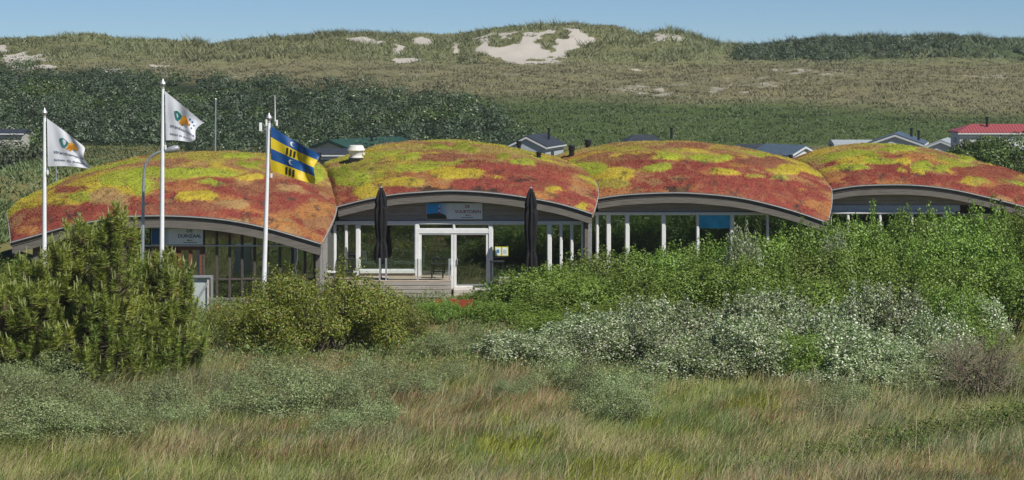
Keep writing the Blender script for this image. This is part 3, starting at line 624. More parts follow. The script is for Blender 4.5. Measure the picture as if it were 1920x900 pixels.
# transom lights and double doors
bar(785.8, 429.0, 916.2, 437.6, Yw, R2, 'transom', 'white', 0.12, -0.01)
for xa, xb in ((785.8, 849.2), (852.8, 916.2)): win(xa, xb, 420.4, 428.8, Yw, R2, 0.9)
bar(849.3, 420.4, 852.7, 428.9, Yw, R2, 'post', 'white', 0.12, -0.012)
for xa, xb in ((785.8, 850.7), (851.3, 916.2)):
    A = P(xa, 437.8, Yw); B = P(xb, 541, Yw); m_ = MB(); t = 0.105
    m_.box((A.x, Yw - .04, B.z), (A.x + t, Yw + .03, A.z)); m_.box((B.x - t, Yw - .04, B.z), (B.x, Yw + .03, A.z))
    m_.box((A.x + t, Yw - .038, A.z - 0.05), (B.x - t, Yw + .028, A.z)); m_.box((A.x + t, Yw - .038, B.z), (B.x - t, Yw + .028, B.z + 0.12))
    dr = m_.build('door', M['white'], R2)
    MB().box((A.x + t, Yw, B.z + 0.12), (B.x - t, Yw + 0.014, A.z - 0.05)).build('pane', M['glass'], dr)
    hx = B.x - t - 0.03 if xa < 800 else A.x + t + 0.03
    MB().box((hx - 0.015, Yw - 0.10, B.z + 1.0), (hx + 0.015, Yw - 0.03, B.z + 1.25)).build('handle', M['alu'], dr)
bar(1096, 408, 1103, 540, Yw - 0.3, R2, 'corner_post', 'silver', 0.22); bar(1106, 404, 1109.5, 540, Yw - 0.2, R2, 'downpipe', 'galv', 0.08)
room(1, 598, 1104, zf2, Yw, R2)

# ---- pavilion 3
Yw = 108.6; R3 = PAV[2]
planks(2, 1122, 1530, 397.5, Yw, 7.6, 0.30, R3)
bar(1116, 397.8, 1441, 402, Yw, R3, 'head_beam', 'white', 0.12, -0.02)
for x, h in ((1120, 1.7), (1141, 3.3), (1176, 3.2), (1244, 3.1), (1308, 1.9), (1372.5, 3.0), (1439.5, 1.9)): bar(x - h, 402.2, x + h, 515, Yw, R3, 'post', 'white', 0.13, -0.015)
for xa, xb in ((1104, 1118), (1122, 1137.5), (1144.5, 1172.5), (1179.5, 1240.6), (1247.4, 1305.8), (1310.2, 1369.2), (1375.8, 1437.3)): win(xa, xb, 402.3, 490, Yw, R3, 0.9)
pane([(1442, ytop(2, 1442, Yw, 0.4)), (1442, 490), (1540, 490), (1540, ytop(2, 1540, Yw, 0.4))], Yw + 0.02, R3)
bar(1104, 490.4, 1540, 515, Yw, R3, 'plinth', 'board', 0.1)
room(2, 1100, 1545, P(0, 515, Yw).z, Yw, R3)
# ---- pavilion 4
Yw = 112.6; R4 = PAV[3]
planks(3, 1560, 1950, 384, Yw, 8.0, 0.30, R4)
bar(1556, 384.3, 1800, 396.4, Yw, R4, 'grey_panel', 'galv', 0.06, -0.01); bar(1556, 396.6, 1790, 400.2, Yw, R4, 'head_beam', 'white', 0.14, -0.05)
for x in (1590, 1650, 1710, 1770): bar(x - 1.6, 400.4, x + 1.6, 490, Yw, R4, 'post', 'white', 0.12, -0.015)
for xa, xb in ((1558, 1588), (1592, 1648), (1652, 1708), (1712, 1768), (1772, 1820), (1822, 1880)): win(xa, xb, 400.6, 480, Yw, R4, 0.9)
room(3, 1553, 1930, P(0, 495, Yw).z, Yw, R4)

# ------------------------------------------------------------------ signs and writing
def text_geo(s, bold=0.0):
    cu = bpy.data.curves.new('t', 'FONT'); cu.body = s; cu.size = 1.0; cu.align_x = 'CENTER'; cu.offset = bold; cu.resolution_u = 3
    o = bpy.data.objects.new('t', cu); COL.objects.link(o); bpy.context.view_layer.update()
    me = bpy.data.meshes.new_from_object(o.evaluated_get(bpy.context.evaluated_depsgraph_get()))
    v = np.array([q.co[:2] for q in me.vertices]); f = [tuple(p.vertices) for p in me.polygons]
    bpy.data.objects.remove(o); bpy.data.curves.remove(cu); bpy.data.meshes.remove(me); return v, f
def text_on(s, cx, ybase, hpx, Yw, mat, parent, wpx=None, name='lettering', bold=0.012, serif=False):
    v, f = text_geo(s, bold); wid = v[:, 0].max() - v[:, 0].min(); ht = 0.70
    kz = hpx / ht; kx = kz if wpx is None else wpx / wid; pts = []
    for a, b_ in v: p = P(cx + a * kx, ybase - b_ * kz, Yw); pts.append((p.x, p.y, p.z))
    m_ = MB(); m_.add(pts, f); o = m_.build(name, mat, parent); return o
def sign(name, label, x0, x1, y0, y1, Yw, split):
    A = P(x0, y0, Yw); B = P(x1, y1, Yw); t = empty(name, ((A.x + B.x) / 2, Yw, B.z), label, 'sign')
    MB().box((A.x, Yw, B.z), (B.x, Yw + 0.04, A.z)).build('board', M['signw'], t, bevel=0.006); return t
def quadpx(x0, y0, x1, y1, Yw, th, mat, parent, name):
    A = P(x0, y0, Yw); B = P(x1, y1, Yw); return MB().box((A.x, Yw, B.z), (B.x, Yw + th, A.z)).build(name, mat, parent)
def printmat(name, c0, c1, x0, x1, Yw):       # flat print: one colour running into another along the board
    m, n, N, L, b = new_mat(name); A = P(x0, 0, Yw).x; B = P(x1, 0, Yw).x
    g = N.new('ShaderNodeNewGeometry'); s = N.new('ShaderNodeSeparateXYZ'); L.new(g.outputs['Position'], s.inputs[0])
    r = N.new('ShaderNodeMapRange'); r.inputs['From Min'].default_value = A; r.inputs['From Max'].default_value = B; L.new(s.outputs['X'], r.inputs['Value'])
    q = N.new('ShaderNodeValToRGB'); q.color_ramp.elements[0].color = (*c0, 1); q.color_ramp.elements[1].color = (*c1, 1); q.color_ramp.elements[0].position = 0.5
    L.new(r.outputs[0], q.inputs['Fac']); L.new(q.outputs[0], b.inputs['Base Color']); b.inputs['Roughness'].default_value = 0.45; return m
TXR = flat('sign_red', (0.30, 0.07, 0.06)); TXN = flat('sign_navy', (0.03, 0.055, 0.10)); TXG = flat('sign_grey', (0.16, 0.19, 0.22)); GRNP = flat('print_green', (0.02, 0.10, 0.09)); ORP = flat('print_orange', (0.75, 0.33, 0.03))
Ys = 104.53
sg = sign('name_sign', 'long sign reading DE VUURTOREN with lighthouse picture above the white doors', 799.5, 904.5, 380.8, 411, Ys, 0.4)
quadpx(800.2, 381.4, 842, 402, Ys - 0.004, 0.003, printmat('print_sky', (0.01, 0.36, 0.85), (0.78, 0.82, 0.82), 800, 842, Ys), sg, 'picture')
lp = MB(); lp.prism([(P(x, y, Ys).x, P(x, y, Ys).z) for x, y in ((800.2,410.6),(838,410.6),(836,403.5),(828,400.5),(818,399.8),(808,400.8),(800.2,401.5))], Ys - 0.008, Ys - 0.005); lp.build('printed_dune', flat('print_dune', (0.035, 0.05, 0.03)), sg)
for k, (ya, yb, hw) in enumerate(((383.8,386,0.5),(386,389.5,1.0),(389.5,393,1.3),(393,397,1.7),(397,401,2.1))):
    quadpx(823.4 - hw, ya, 823.4 + hw, yb, Ys - 0.0125, 0.003, M['paper'] if k % 2 == 1 or k == 0 else flat('print_red', (0.45, 0.03, 0.04)), sg, 'printed_tower')
text_on('DE', 876, 389.4, 5.0, Ys - 0.006, TXR, sg, 8.6, bold=0.02); text_on('VUURTOREN', 877.5, 399.6, 5.6, Ys - 0.006, TXR, sg, 49, bold=0.02)
quadpx(873, 402.4, 876.5, 404.2, Ys - 0.006, 0.003, GRNP, sg, 'logo'); quadpx(876.5, 403, 883, 404.6, Ys - 0.006, 0.003, ORP, sg, 'logo')
quadpx(865, 407.2, 887, 408.4, Ys - 0.006, 0.003, TXG, sg, 'small_print')
Ys = 100.46
sg = sign('name_sign', 'pale sign reading DE DUINZAAL above brown doors behind the flagpoles', 283.5, 380.5, 428, 458.5, Ys, 0.4)
quadpx(284, 428.6, 318, 458, Ys - 0.004, 0.003, printmat('print_sea', (0.01, 0.10, 0.22), (0.78, 0.82, 0.82), 284, 318, Ys), sg, 'picture')
text_on('DE', 355.5, 435.6, 5.4, Ys - 0.006, TXN, sg, 11, bold=0.02); text_on('DUINZAAL', 355.5, 445.4, 6.2, Ys - 0.006, TXN, sg, 44, bold=0.02)
quadpx(351, 449.4, 355, 451.6, Ys - 0.006, 0.003, GRNP, sg, 'logo'); quadpx(355, 449.8, 361, 451.8, Ys - 0.006, 0.003, ORP, sg, 'logo'); quadpx(344, 454.2, 369, 455.4, Ys - 0.006, 0.003, TXG, sg, 'small_print')
# posters and notices behind the glass
def poster(name, label, cat, x0, y0, x1, y1, Yp, mat, inner=None, group=None):
    A = P(x0, y0, Yp); t = empty(name, (A.x, Yp, P(x0, y1, Yp).z), label, cat, group)
    quadpx(x0, y0, x1, y1, Yp, 0.01, M[mat] if isinstance(mat, str) else mat, t, 'sheet')
    if inner:
        for k, (a, b_, c, d, mm) in enumerate(inner): quadpx(a, b_, c, d, Yp - 0.006 * (k + 1), 0.004, mm, t, 'print')
    return t
for k, (a, b_, tx) in enumerate(((928, 940, 'yellow-edged paper notice with blue square, on the window right of the white doors'), (940.6, 953, 'plain yellow-edged paper notice beside the one with a blue square'))):
    poster('paper_notice', tx, 'notice', a, 462.6, b_, 480, 104.54, 'yellow', [(a + 1.4, 464.2, b_ - 1.4, 478.6, M['paper'])] + ([(a + 3, 468, b_ - 4, 474, flat('notice_blue', (0.04, 0.22, 0.38)))] if k == 0 else [(a + 3, 468, b_ - 3, 475, flat('notice_pale', (0.45, 0.55, 0.55)))]))
poster('blue_banner', 'plain blue banner filling a window above the thicket', 'banner', 1312, 403.5, 1368.5, 428, 108.57, 'blue')
poster('poster', 'green poster with yellow stripe behind glass right of the brown doors', 'poster', 386, 464, 403, 487, 100.7, flat('poster_green', (0.03, 0.07, 0.05)), [(386.8, 473, 402.2, 476, M['yellow'])])
poster('poster', 'pale paper poster behind glass beside the green one', 'poster', 409.5, 464, 427.5, 486, 100.7, flat('poster_pale', (0.26, 0.33, 0.28)))
poster('poster', 'blue poster with a yellow spot high behind the arched glazing', 'poster', 432.5, 433, 452, 457, 100.7, flat('poster_blue', (0.01, 0.09, 0.22)), [(444, 441, 450, 450, flat('spot_yellow', (0.5, 0.36, 0.04)))])
poster('poster', 'red and blue poster low in the end window beside the corner post', 'poster', 1076, 458, 1090, 482, 104.75, flat('poster_teal', (0.02, 0.12, 0.18)), [(1078, 470, 1087, 482, flat('poster_red', (0.38, 0.04, 0.05)))])

# ------------------------------------------------------------------ terrace before pavilion 2
dk = empty('terrace_deck', P(745, 540, 103), 'raised timber terrace with grey front boards before the white doors', 'deck')
zd = P(0, 527, 102.2).z
for k in range(4):
    zt = zd - 0.03 - k * 0.165; A = P(660, 0, 102.2).x; B = P(846, 0, 102.2).x
    MB().box((A, 102.2 - 0.004 * (k % 2), zt - 0.145), (B, 102.24, zt)).build('plank', M['deck'], dk, bevel=0.006)
top_m = woodmat('deck_top_board', (0.42, 0.34, 0.27)); yy = 102.2
while yy < 104.8:
    MB().box((P(640, 0, 104).x, yy, zd - 0.018), (P(845, 0, 102.2).x, yy + 0.135, zd + 0.01)).build('plank', top_m, dk); yy += 0.145
bl = empty('glass_balustrade', P(770, 522, 102.4), 'low clear glass balustrade with grey steel posts along the terrace edge', 'balustrade')
for x, yt in ((712, 484), (724, 484), (783, 485), (842.5, 485)):
    a = P(x, 0, 102.5); MB().box((a.x - 0.035, 102.47, zd), (a.x + 0.035, 102.53, P(0, yt, 102.5).z)).build('post', M['galv'], bl)
for xa, xb in ((634, 709), (727, 780), (786, 840)):
    A = P(xa, 0, 102.5).x; B = P(xb, 0, 102.5).x; MB().box((A, 102.495, zd + 0.06), (B, 102.507, P(0, 486, 102.5).z)).build('pane', M['clear'], bl)
st = empty('concrete_step', P(880, 545, 103.6), 'pale concrete step below the right-hand white door', 'step')
MB().box((P(850, 0, 103.6).x, 103.4, -0.75), (P(925, 0, 103.6).x, 104.6, P(0, 542.5, 103.4).z)).build('tread', M['conc'], st, bevel=0.02)
# closed parasols
def parasol(x, yt, yb, Yp, label):
    b0 = P(x, yb, Yp); top = P(x, yt, Yp).z; t = empty('closed_parasol', (b0.x, Yp, b0.z), label, 'parasol', 'closed parasols on the terrace'); H = top - b0.z
    MB().lathe(b0, [(0.30, 0), (0.30, 0.05), (0.05, 0.07), (0.05, 0.10)], 14).build('base', M['black'], t)
    MB().tube([b0, (b0.x, Yp, top)], 0.03, 8).build('pole', M['galv'], t)
    pr = [(0.10, .17), (0.22, .175), (0.25, .22), (0.215, .36), (0.155, .42), (0.19, .50), (0.225, .64), (0.235, .76), (0.20, .80), (0.215, .84), (0.175, .90), (0.12, .955), (0.055, .985)]
    m_ = MB(); prof = []
    for (ra, ha), (rb, hb_) in zip(pr[:-1], pr[1:]):
        for q in (0, .5): prof.append((ra + (rb - ra) * q, (ha + (hb_ - ha) * q) * H))
    prof.append((pr[-1][0], pr[-1][1] * H)); v = []; n = 40
    for j, (rr, z) in enumerate(prof):
        for k in range(n):
            an = 2 * math.pi * k / n; q = rr * (1 + 0.20 * math.cos(8 * an + 0.35 * math.sin(j * 0.7)) + 0.05 * math.sin(13 * an + j))
            v.append((b0.x + q * math.cos(an), Yp + q * math.sin(an), b0.z + z + 0.03 * math.sin(4 * an + j * .5)))
    f = [(i * n + k, i * n + (k + 1) % n, (i + 1) * n + (k + 1) % n, (i + 1) * n + k) for i in range(len(prof) - 1) for k in range(n)] + [tuple(range((len(prof) - 1) * n, len(prof) * n))]
    m_.add(v, f).build('canopy', M['fabric'], t, True)
    MB().lathe((b0.x, Yp, b0.z + .42 * H), [(0.17, -0.03), (0.175, 0), (0.17, 0.03)], 16).build('strap', M['black'], t, True)
    MB().lathe((b0.x, Yp, top - 0.05), [(0.06, 0), (0.065, 0.03), (0.03, 0.06)], 12).build('cap', M['alu'], t, True)
parasol(714.5, 350, 524, 102.9, 'tall closed black parasol standing left of the white doors')
parasol(995.5, 351, 556, 102.9, 'tall closed black parasol standing right of the white doors, foot in the shrubs')
# terrace furniture
def bar_table(x, yt, yb, wpx, Yp, label):
    c = P(x, yb, Yp); H = P(x, yt, Yp).z - c.z; w2 = wpx * Yp / F / 2; t = empty('bar_table', c, label, 'table', 'dark tables on the terrace')
    MB().box((c.x - w2, Yp - w2 * .8, c.z + H - 0.05), (c.x + w2, Yp + w2 * .8, c.z + H)).build('table_top', M['black'], t, bevel=0.01)
    for sx in (-1, 1):
        for sy in (-1, 1): MB().box((c.x + sx * (w2 - .06) - .025, Yp + sy * (w2 * .8 - .06) - .025, c.z), (c.x + sx * (w2 - .06) + .025, Yp + sy * (w2 * .8 - .06) + .025, c.z + H - 0.05)).build('leg', M['black'], t)
    m_ = MB()
    for sy in (-1, 1): m_.box((c.x - w2 + .08, Yp + sy * (w2 * .8 - .06) - .015, c.z + .25), (c.x + w2 - .08, Yp + sy * (w2 * .8 - .06) + .015, c.z + .28))
    m_.build('stretcher', M['black'], t)
bar_table(650, 485, 520, 27, 103.6, 'dark high table at the left end of the terrace'); bar_table(820, 493, 521, 26, 103.4, 'dark high table between steel posts before the white doors')
bar_table(932, 489, 553, 28, 103.8, 'dark high table right of the white doors, below paper notices')
for k, (x, Yp, mt, tx) in enumerate(((715, 107.5, 'signw', 'long pale counter seen through the window left of the white doors'), (735, 109.3, 'yellow', 'low yellowish bench deep behind the window left of the doors'))):
    c = P(x, 0, Yp); t = empty('counter', (c.x, Yp, zf2), tx, 'counter')
    MB().box((c.x - 1.1, Yp, zf2 + 0.1), (c.x + 1.3, Yp + .6, zf2 + .78)).build('body', M['room'], t); MB().box((c.x - 1.15, Yp - .05, zf2 + .785), (c.x + 1.35, Yp + .65, zf2 + .84)).build('top', M['signw'] if k == 0 else woodmat('bench_top', (0.4, 0.28, 0.08)), t)
for k, (x, tx) in enumerate(((812, 'dark dining table inside, behind the left white door'), (885, 'dark dining table inside, behind the right white door'), (975, 'dark dining table inside, behind the window with notices'))):
    c = P(x, 0, 107); t = empty('dining_table', (c.x, 107, zf2), tx, 'table', 'tables inside the pavilion')
    MB().box((c.x - .6, 106.6, zf2 + .72), (c.x + .6, 107.4, zf2 + .76)).build('table_top', M['galv'], t)
    for sx in (-.5, .5):
        for sy in (-.3, .3): MB().box((c.x + sx - .03, 107 + sy - .03, zf2), (c.x + sx + .03, 107 + sy + .03, zf2 + .72)).build('leg', M['black'], t)

# ------------------------------------------------------------------ roof outlets, lamp, masts, flagpoles
def on_roof(i, x, y):               # point of roof i seen at photo pixel (x, y)
    U, S = np.meshgrid(np.linspace(0, 1, 200), np.linspace(0, 1.3, 160)); a, b_, c = roof_pt(RO[i], U.ravel(), S.ravel())
    qx, qy = px(a, b_, c); k = np.argmin((qx - x) ** 2 + (qy - y) ** 2); return Vector((a[k], b_[k], c[k]))
def vent(i, x, yb, hpx, rpx, label):
    p = on_roof(i, x, yb); s = p.y / F; t = empty('vent_pipe', p, label, 'vent', 'black vent pipes on the sedum roofs'); H = hpx * s; R = rpx * s
    MB().lathe((p.x, p.y, p.z - 0.2), [(R * .72, 0), (R * .72, H * .72 + .2)], 14).build('pipe', M['black'], t, True)
    MB().lathe((p.x, p.y, p.z + H * .66), [(R, 0), (R, H * .12), (R * .8, H * .14), (R * .8, H * .2), (R * 1.05, H * .22), (R * 1.0, H * .34)], 14).build('cowl', M['black'], t, True)
vent(1, 972.5, 290, 26, 5.0, 'slim black vent pipe on the roof above the right parasol, by a chalet'); vent(1, 1010.5, 300, 15, 5.5, 'short stubby black vent pipe low in the dip between two domes'); vent(2, 1072, 297, 25, 6.6, 'black vent pipe just right of the dip, lower of the neighbouring two')
vent(2, 1102, 288, 26, 6.8, 'black vent pipe standing highest, furthest up the third dome'); vent(2, 1483, 303, 13, 4.5, 'small black vent pipe in the dip before the last dome'); vent(0, 597, 312, 26, 6, 'black vent pipe beside the blue and yellow flag'); vent(1, 1036, 301, 7, 3, 'tiny black vent stub at the bottom of the dip between domes')
p = on_roof(1, 667, 306); t = empty('roof_fan', p, 'large white mushroom-shaped roof fan on a black plinth beside the flag', 'roof fan'); s = p.y / F
MB().box((p.x - 13 * s, p.y - 13 * s, p.z - .25), (p.x + 13 * s, p.y + 13 * s, p.z + 10 * s)).build('plinth', M['black'], t)
WV = solid('fan_white', (0.72, 0.70, 0.66), 0.45, var=0.06)
MB().lathe((p.x, p.y, p.z + 10 * s), [(14 * s, 0), (14 * s, 2 * s), (11 * s, 2.4 * s), (11.5 * s, 6 * s), (15 * s, 13 * s)], 24).build('throat', WV, t, True)
MB().lathe((p.x, p.y, p.z + 22.5 * s), [(15 * s, 0), (17 * s, 1.5 * s), (16.6 * s, 3 * s), (13.5 * s, 9 * s), (13.2 * s, 10.5 * s), (11 * s, 11 * s)], 24).build('hood', WV, t, True)
MB().box((p.x + 13 * s, p.y - 2 * s, p.z + 15 * s), (p.x + 16.5 * s, p.y + 2 * s, p.z + 20 * s)).build('junction_box', WV, t)

b0 = P(268, 560, 97); t = empty('street_lamp', b0, 'tall grey street lamp with curved arm between the first two flagpoles', 'street lamp')
pts = [P(266.5, 560, 97), P(267.5, 450, 97), P(269, 350, 97)] + [P(x, y, 97) for x, y in ((270, 322), (273, 309), (279, 298), (288, 290), (299, 285), (308, 283))]
MB().tube(pts, [0.075, 0.07, 0.055] + [0.05] * 6, 10).build('post', M['galv'], t, True)
hd = P(321, 280.5, 97); m_ = MB(); n = 14; v = []; ax = (P(337, 277, 97) - P(306, 284, 97)); L0 = P(306, 284, 97)
prof = [(0, .035), (.12, .07), (.35, .12), (.7, .145), (.92, .11), (1, .02)]
for q, rr in prof:
    c = L0 + ax * q
    for k in range(n): an = 2 * math.pi * k / n; v.append((c.x - 0.2 * math.sin(an) * rr, c.y + rr * math.cos(an) * 1.2, c.z + rr * math.sin(an)))
f = [(i * n + k, i * n + (k + 1) % n, (i + 1) * n + (k + 1) % n, (i + 1) * n + k) for i in range(len(prof) - 1) for k in range(n)]
m_.add(v, f).build('lamp_head', M['alu'], t, True)
def mast(name, x0, y0, x1, y1, Yp, r0, r1, label, base_row=None):
    a = P(x0, y0, Yp); b_ = P(x1, y1, Yp); b_.z = float(terrain(b_.x, Yp)) - .05 if Yp > 115 else 2.6; t = empty(name, b_, label, 'mast'); MB().tube([b_, a], [r0, r1], 8).build('tube', M['galv'], t, True); MB().lathe((a.x, a.y, a.z), [(r1 * 1.4, 0), (r1 * 1.4, .04), (0.004, .09)], 8).build('cap', M['alu'], t, True); return t
mast('slim_mast', 404.5, 187, 401.5, 300, 126, 0.05, 0.035, 'slim bare grey mast rising behind the first dome, right of the lamp'); mast('slim_mast', 105, 310, 105.5, 370, 126, 0.045, 0.035, 'short grey mast just below the leftmost flag')
am_ = mast('antenna_mast', 501, 226, 499, 330, 112, 0.07, 0.06, 'grey antenna mast with whip and white boxes behind the blue and yellow flag')
MB().tube([P(516, 232, 112), P(515.5, 178, 112)], [0.03, 0.012], 6).build('whip', M['pole'], am_)
MB().tube([P(487, 248, 112), P(521, 231, 112)], 0.02, 6).build('crossbar', M['galv'], am_)
for x, y0, y1, w_ in ((488.5, 230, 246, 2.6), (519, 225, 236, 1.8), (499.5, 224, 236, 1.6)): q = P(x, y0, 111.9); s = P(x, y1, 111.9); k = w_ * 112 / F; MB().box((q.x - k, 111.85, s.z), (q.x + k, 112.0, q.z)).build('antenna_box', M['pole'], am_, bevel=0.01)

def flag_surface(TL, BL, TR, BR, Yp, amp, ph, sag, dirY=0.25, fold=1.0):
    def S_(s, t):
        s = np.asarray(s, float); t = np.asarray(t, float)
        x = (TL[0] * (1 - s) + TR[0] * s) * (1 - t) + (BL[0] * (1 - s) + BR[0] * s) * t
        y = (TL[1] * (1 - s) + TR[1] * s) * (1 - t) + (BL[1] * (1 - s) + BR[1] * s) * t
        x = x + s * 3.2 * np.sin(t * 7.5 * fold + ph) * s; y = y + sag * np.sin(np.pi * s) + 2.2 * s * np.sin(5.2 * t * fold + 2 * s + ph)
        d = Yp + dirY * s + amp * s ** 0.7 * np.sin(7.0 * s + 3.4 * t + ph) + 0.5 * amp * s * np.sin(13 * s - 5.0 * t + 2 * ph)
        return np.stack([(x - 960) * d / F, d, HC - (y - YH) * d / F], -1)
    return S_
def flag_sheet(fn, s0, s1, t0, t1, name, mat, parent, off=0.0, ns=40, nt2=30, col=None):
    s, t = np.meshgrid(np.linspace(s0, s1, ns), np.linspace(t0, t1, nt2)); V = fn(s.ravel(), t.ravel()); V[:, 1] += off
    return link(name, np_mesh(name, V, grid_faces(ns, nt2), col, True), mat, parent)
def flag_print(fn, v, f, name, col, parent, off):      # flat printed shape laid on the cloth, v in flag coordinates
    q = fn(np.array(v)[:, 0], np.array(v)[:, 1]); q[:, 1] += off
    m_ = MB(); m_.add(q, f); o = m_.build(name, M['flagw'], parent); c = np.ones((len(o.data.vertices), 4), np.float32); c[:, :3] = col
    a = o.data.color_attributes.new('Col', 'FLOAT_COLOR', 'POINT'); a.data.foreach_set('color', c.ravel()); return o
def flagpole(xt, yt, xb, yb, Yp, label):
    a = P(xt, yt, Yp); b_ = P(xb, yb, Yp); b_.z = -0.65; t = empty('flagpole', b_, label, 'flagpole', 'white flagpoles before the first pavilion')
    MB().tube([b_, b_.lerp(a, 0.3), a], [0.10, 0.09, 0.058], 14).build('pole', M['pole'], t, True)
    MB().lathe(a, [(0.06, -0.02), (0.075, 0.0), (0.05, 0.02), (0.05, 0.05), (0.09, 0.10), (0.12, 0.16), (0.10, 0.21), (0.03, 0.30), (0.004, 0.36)], 16).build('finial', M['alu'], t, True)
    return t, a, b_
def halyard(t, x, y0, y1, Yp):
    MB().tube([P(x, y0, Yp), P(x + .6, y1, Yp)], 0.008, 5).build('halyard', M['pole'], t)
    q = P(x + .6, y1, Yp); MB().box((q.x - .035, Yp - .035, q.z - .1), (q.x + .035, Yp + .035, q.z + .06)).build('cleat', M['pole'], t)
TEAL = (0.02, 0.20, 0.19); ORG = (0.72, 0.33, 0.03); NAVY = (0.07, 0.10, 0.17); WHT = (0.78, 0.81, 0.86)
def camp_flag(corners, Yp, amp, ph, sag, label, extra):
    fn = flag_surface(*corners, Yp, amp, ph, sag); c = fn(np.array([0.0]), np.array([1.0]))[0]
    t = empty('flag', c, label, 'flag', 'flags flying from the white poles'); n = 40 * 30
    flag_sheet(fn, 0, 1, 0, 1, 'cloth', M['flagw'], t, col=np.tile(np.array(WHT), (n, 1)))
    def blob(pts, name, col): flag_print(fn, pts, [tuple(range(len(pts)))], name, col, t, -0.02)
    sx = 0.0 if not extra else -0.06
    def fine(pts):
        out = []
        for k in range(len(pts)):
            p_, q_ = np.array(pts[k]), np.array(pts[(k + 1) % len(pts)])
            out += [tuple(p_), tuple((p_ + q_) / 2)]
        return out
    blob(fine([(0.33+sx,0.30),(0.42+sx,0.24),(0.50+sx,0.26),(0.58+sx,0.30),(0.55+sx,0.40),(0.48+sx,0.50),(0.40+sx,0.48),(0.36+sx,0.40)]), 'green_mark', TEAL)
    blob(fine([(0.58+sx,0.30),(0.66+sx,0.24),(0.76+sx,0.28),(0.84+sx,0.40),(0.80+sx,0.48),(0.70+sx,0.46),(0.62+sx,0.56),(0.50+sx,0.52),(0.55+sx,0.42)]), 'orange_mark', ORG)
    if extra:
        for a, b_ in ((0.72, 0.20), (0.80, 0.22), (0.88, 0.28), (0.76, 0.36), (0.84, 0.42)): blob([(a, b_), (a + .05, b_ + .01), (a + .04, b_ + .06), (a - .01, b_ + .05)], 'blue_mark', (0.02, 0.13, 0.35))
    for sx_, ty, ht, wd, s in ((0.56, 0.70, 0.075, 0.80, 'strandcamping'), (0.54, 0.875, 0.055, 0.76, 'tussen de duinen')):
        v, f = text_geo(s, 0.014); wid = v[:, 0].max() - v[:, 0].min()
        flag_print(fn, np.stack([np.clip(sx_ + v[:, 0] / wid * wd, 0.03, 0.97), ty - v[:, 1] * ht / 0.7], 1), f, 'lettering', NAVY, t, -0.02)
# left pole
t, a, b_ = flagpole(83.5, 219, 83, 565, 96, 'white flagpole furthest to the side, nearest the pine, with pointed finial'); halyard(t, 89, 222, 322, 95.95)
camp_flag(((88,222),(90,312),(154,271),(165,314)), 95.9, 0.13, 0.4, -1.5, 'white flag with green and orange marks on the shortest-looking pole at the left', False)
t, a, b_ = flagpole(305.5, 165, 302.5, 565, 95, 'tallest white flagpole, standing beside the street lamp'); halyard(t, 310, 171, 275, 94.95)
camp_flag(((309.5,171),(311,263),(378,231),(359,266)), 94.9, 0.16, 1.7, -2.0, 'white flag with green, orange and blue marks on the tallest pole', True)
t, a, b_ = flagpole(504.5, 229, 492.5, 565, 94, 'white flagpole leaning slightly, carrying the blue and yellow flag'); halyard(t, 508.5, 236, 328, 93.95)
fn = flag_surface((508,236),(508,320),(597,289),(587,343), 93.9, 0.24, 0.9, 1.0)
t = empty('flag', fn(np.array([0.0]), np.array([1.0]))[0], 'blue and yellow striped flag with moons and dark bars on the leaning pole', 'flag', 'flags flying from the white poles')
for k in range(4):
    c = (0.006, 0.085, 0.30) if k % 2 == 0 else (0.80, 0.60, 0.012)
    flag_sheet(fn, 0, 1, k * .25, (k + 1) * .25, 'stripe', M['flagw'], t, 0, 40, 10, np.tile(np.array(c), (400, 1)))
for ty in (0.06, 0.56):
    an = np.linspace(-2.3, 2.3, 12); ou = [(0.43 - 0.055 * math.cos(q) + 0.03, ty + 0.065 + 0.065 * math.sin(q)) for q in an]; inn = [(0.43 - 0.03 * math.cos(q) + 0.045, ty + 0.065 + 0.055 * math.sin(q)) for q in an[::-1]]
    v = ou + inn; flag_print(fn, v, [(i, i + 1, 22 - i, 23 - i) for i in range(11)], 'moon', (0.75, 0.78, 0.8), t, -0.02)
for ty in (0.285, 0.785):
    for sx in (0.34, 0.42, 0.50): flag_print(fn, [(sx, ty), (sx + .045, ty), (sx + .045, ty + .18), (sx, ty + .18)], [(0, 1, 2, 3)], 'dark_bar', (0.03, 0.028, 0.02), t, -0.02)

# back of an information board near the entrance
Yb = 93.0; A = P(357, 518, Yb); B = P(398, 585, Yb); t = empty('board_back', (B.x, Yb, B.z), 'grey-white board seen from behind, with diagonal brace, beside the pine', 'board')
MB().box((A.x, Yb + .12, B.z), (B.x - .2, Yb + .15, A.z)).build('panel', flat('panel_pale', (0.46, 0.52, 0.52)), t)
m_ = MB(); m_.box((A.x, Yb, A.z - .05), (B.x, Yb + .3, A.z + .01)); m_.box((A.x - .05, Yb + .0, B.z), (A.x, Yb + .16, A.z)); m_.box((B.x - .06, Yb, B.z), (B.x, Yb + .3, A.z - .05)); m_.build('frame', M['alu'], t)
MB().box((B.x - .20, Yb + .05, B.z), (B.x - .12, Yb + .12, A.z - .05)).build('upright', M['conc'], t)
d0 = Vector((A.x + .05, Yb + .06, B.z + .12)); d1 = Vector((B.x - .18, Yb + .06, A.z - .25)); dv = (d1 - d0) / 2; nv = Vector((-dv.z, 0, dv.x)).normalized() * .045
MB().obox((d0 + d1) / 2, dv, nv, (0, .02, 0)).build('brace', M['alu'], t)
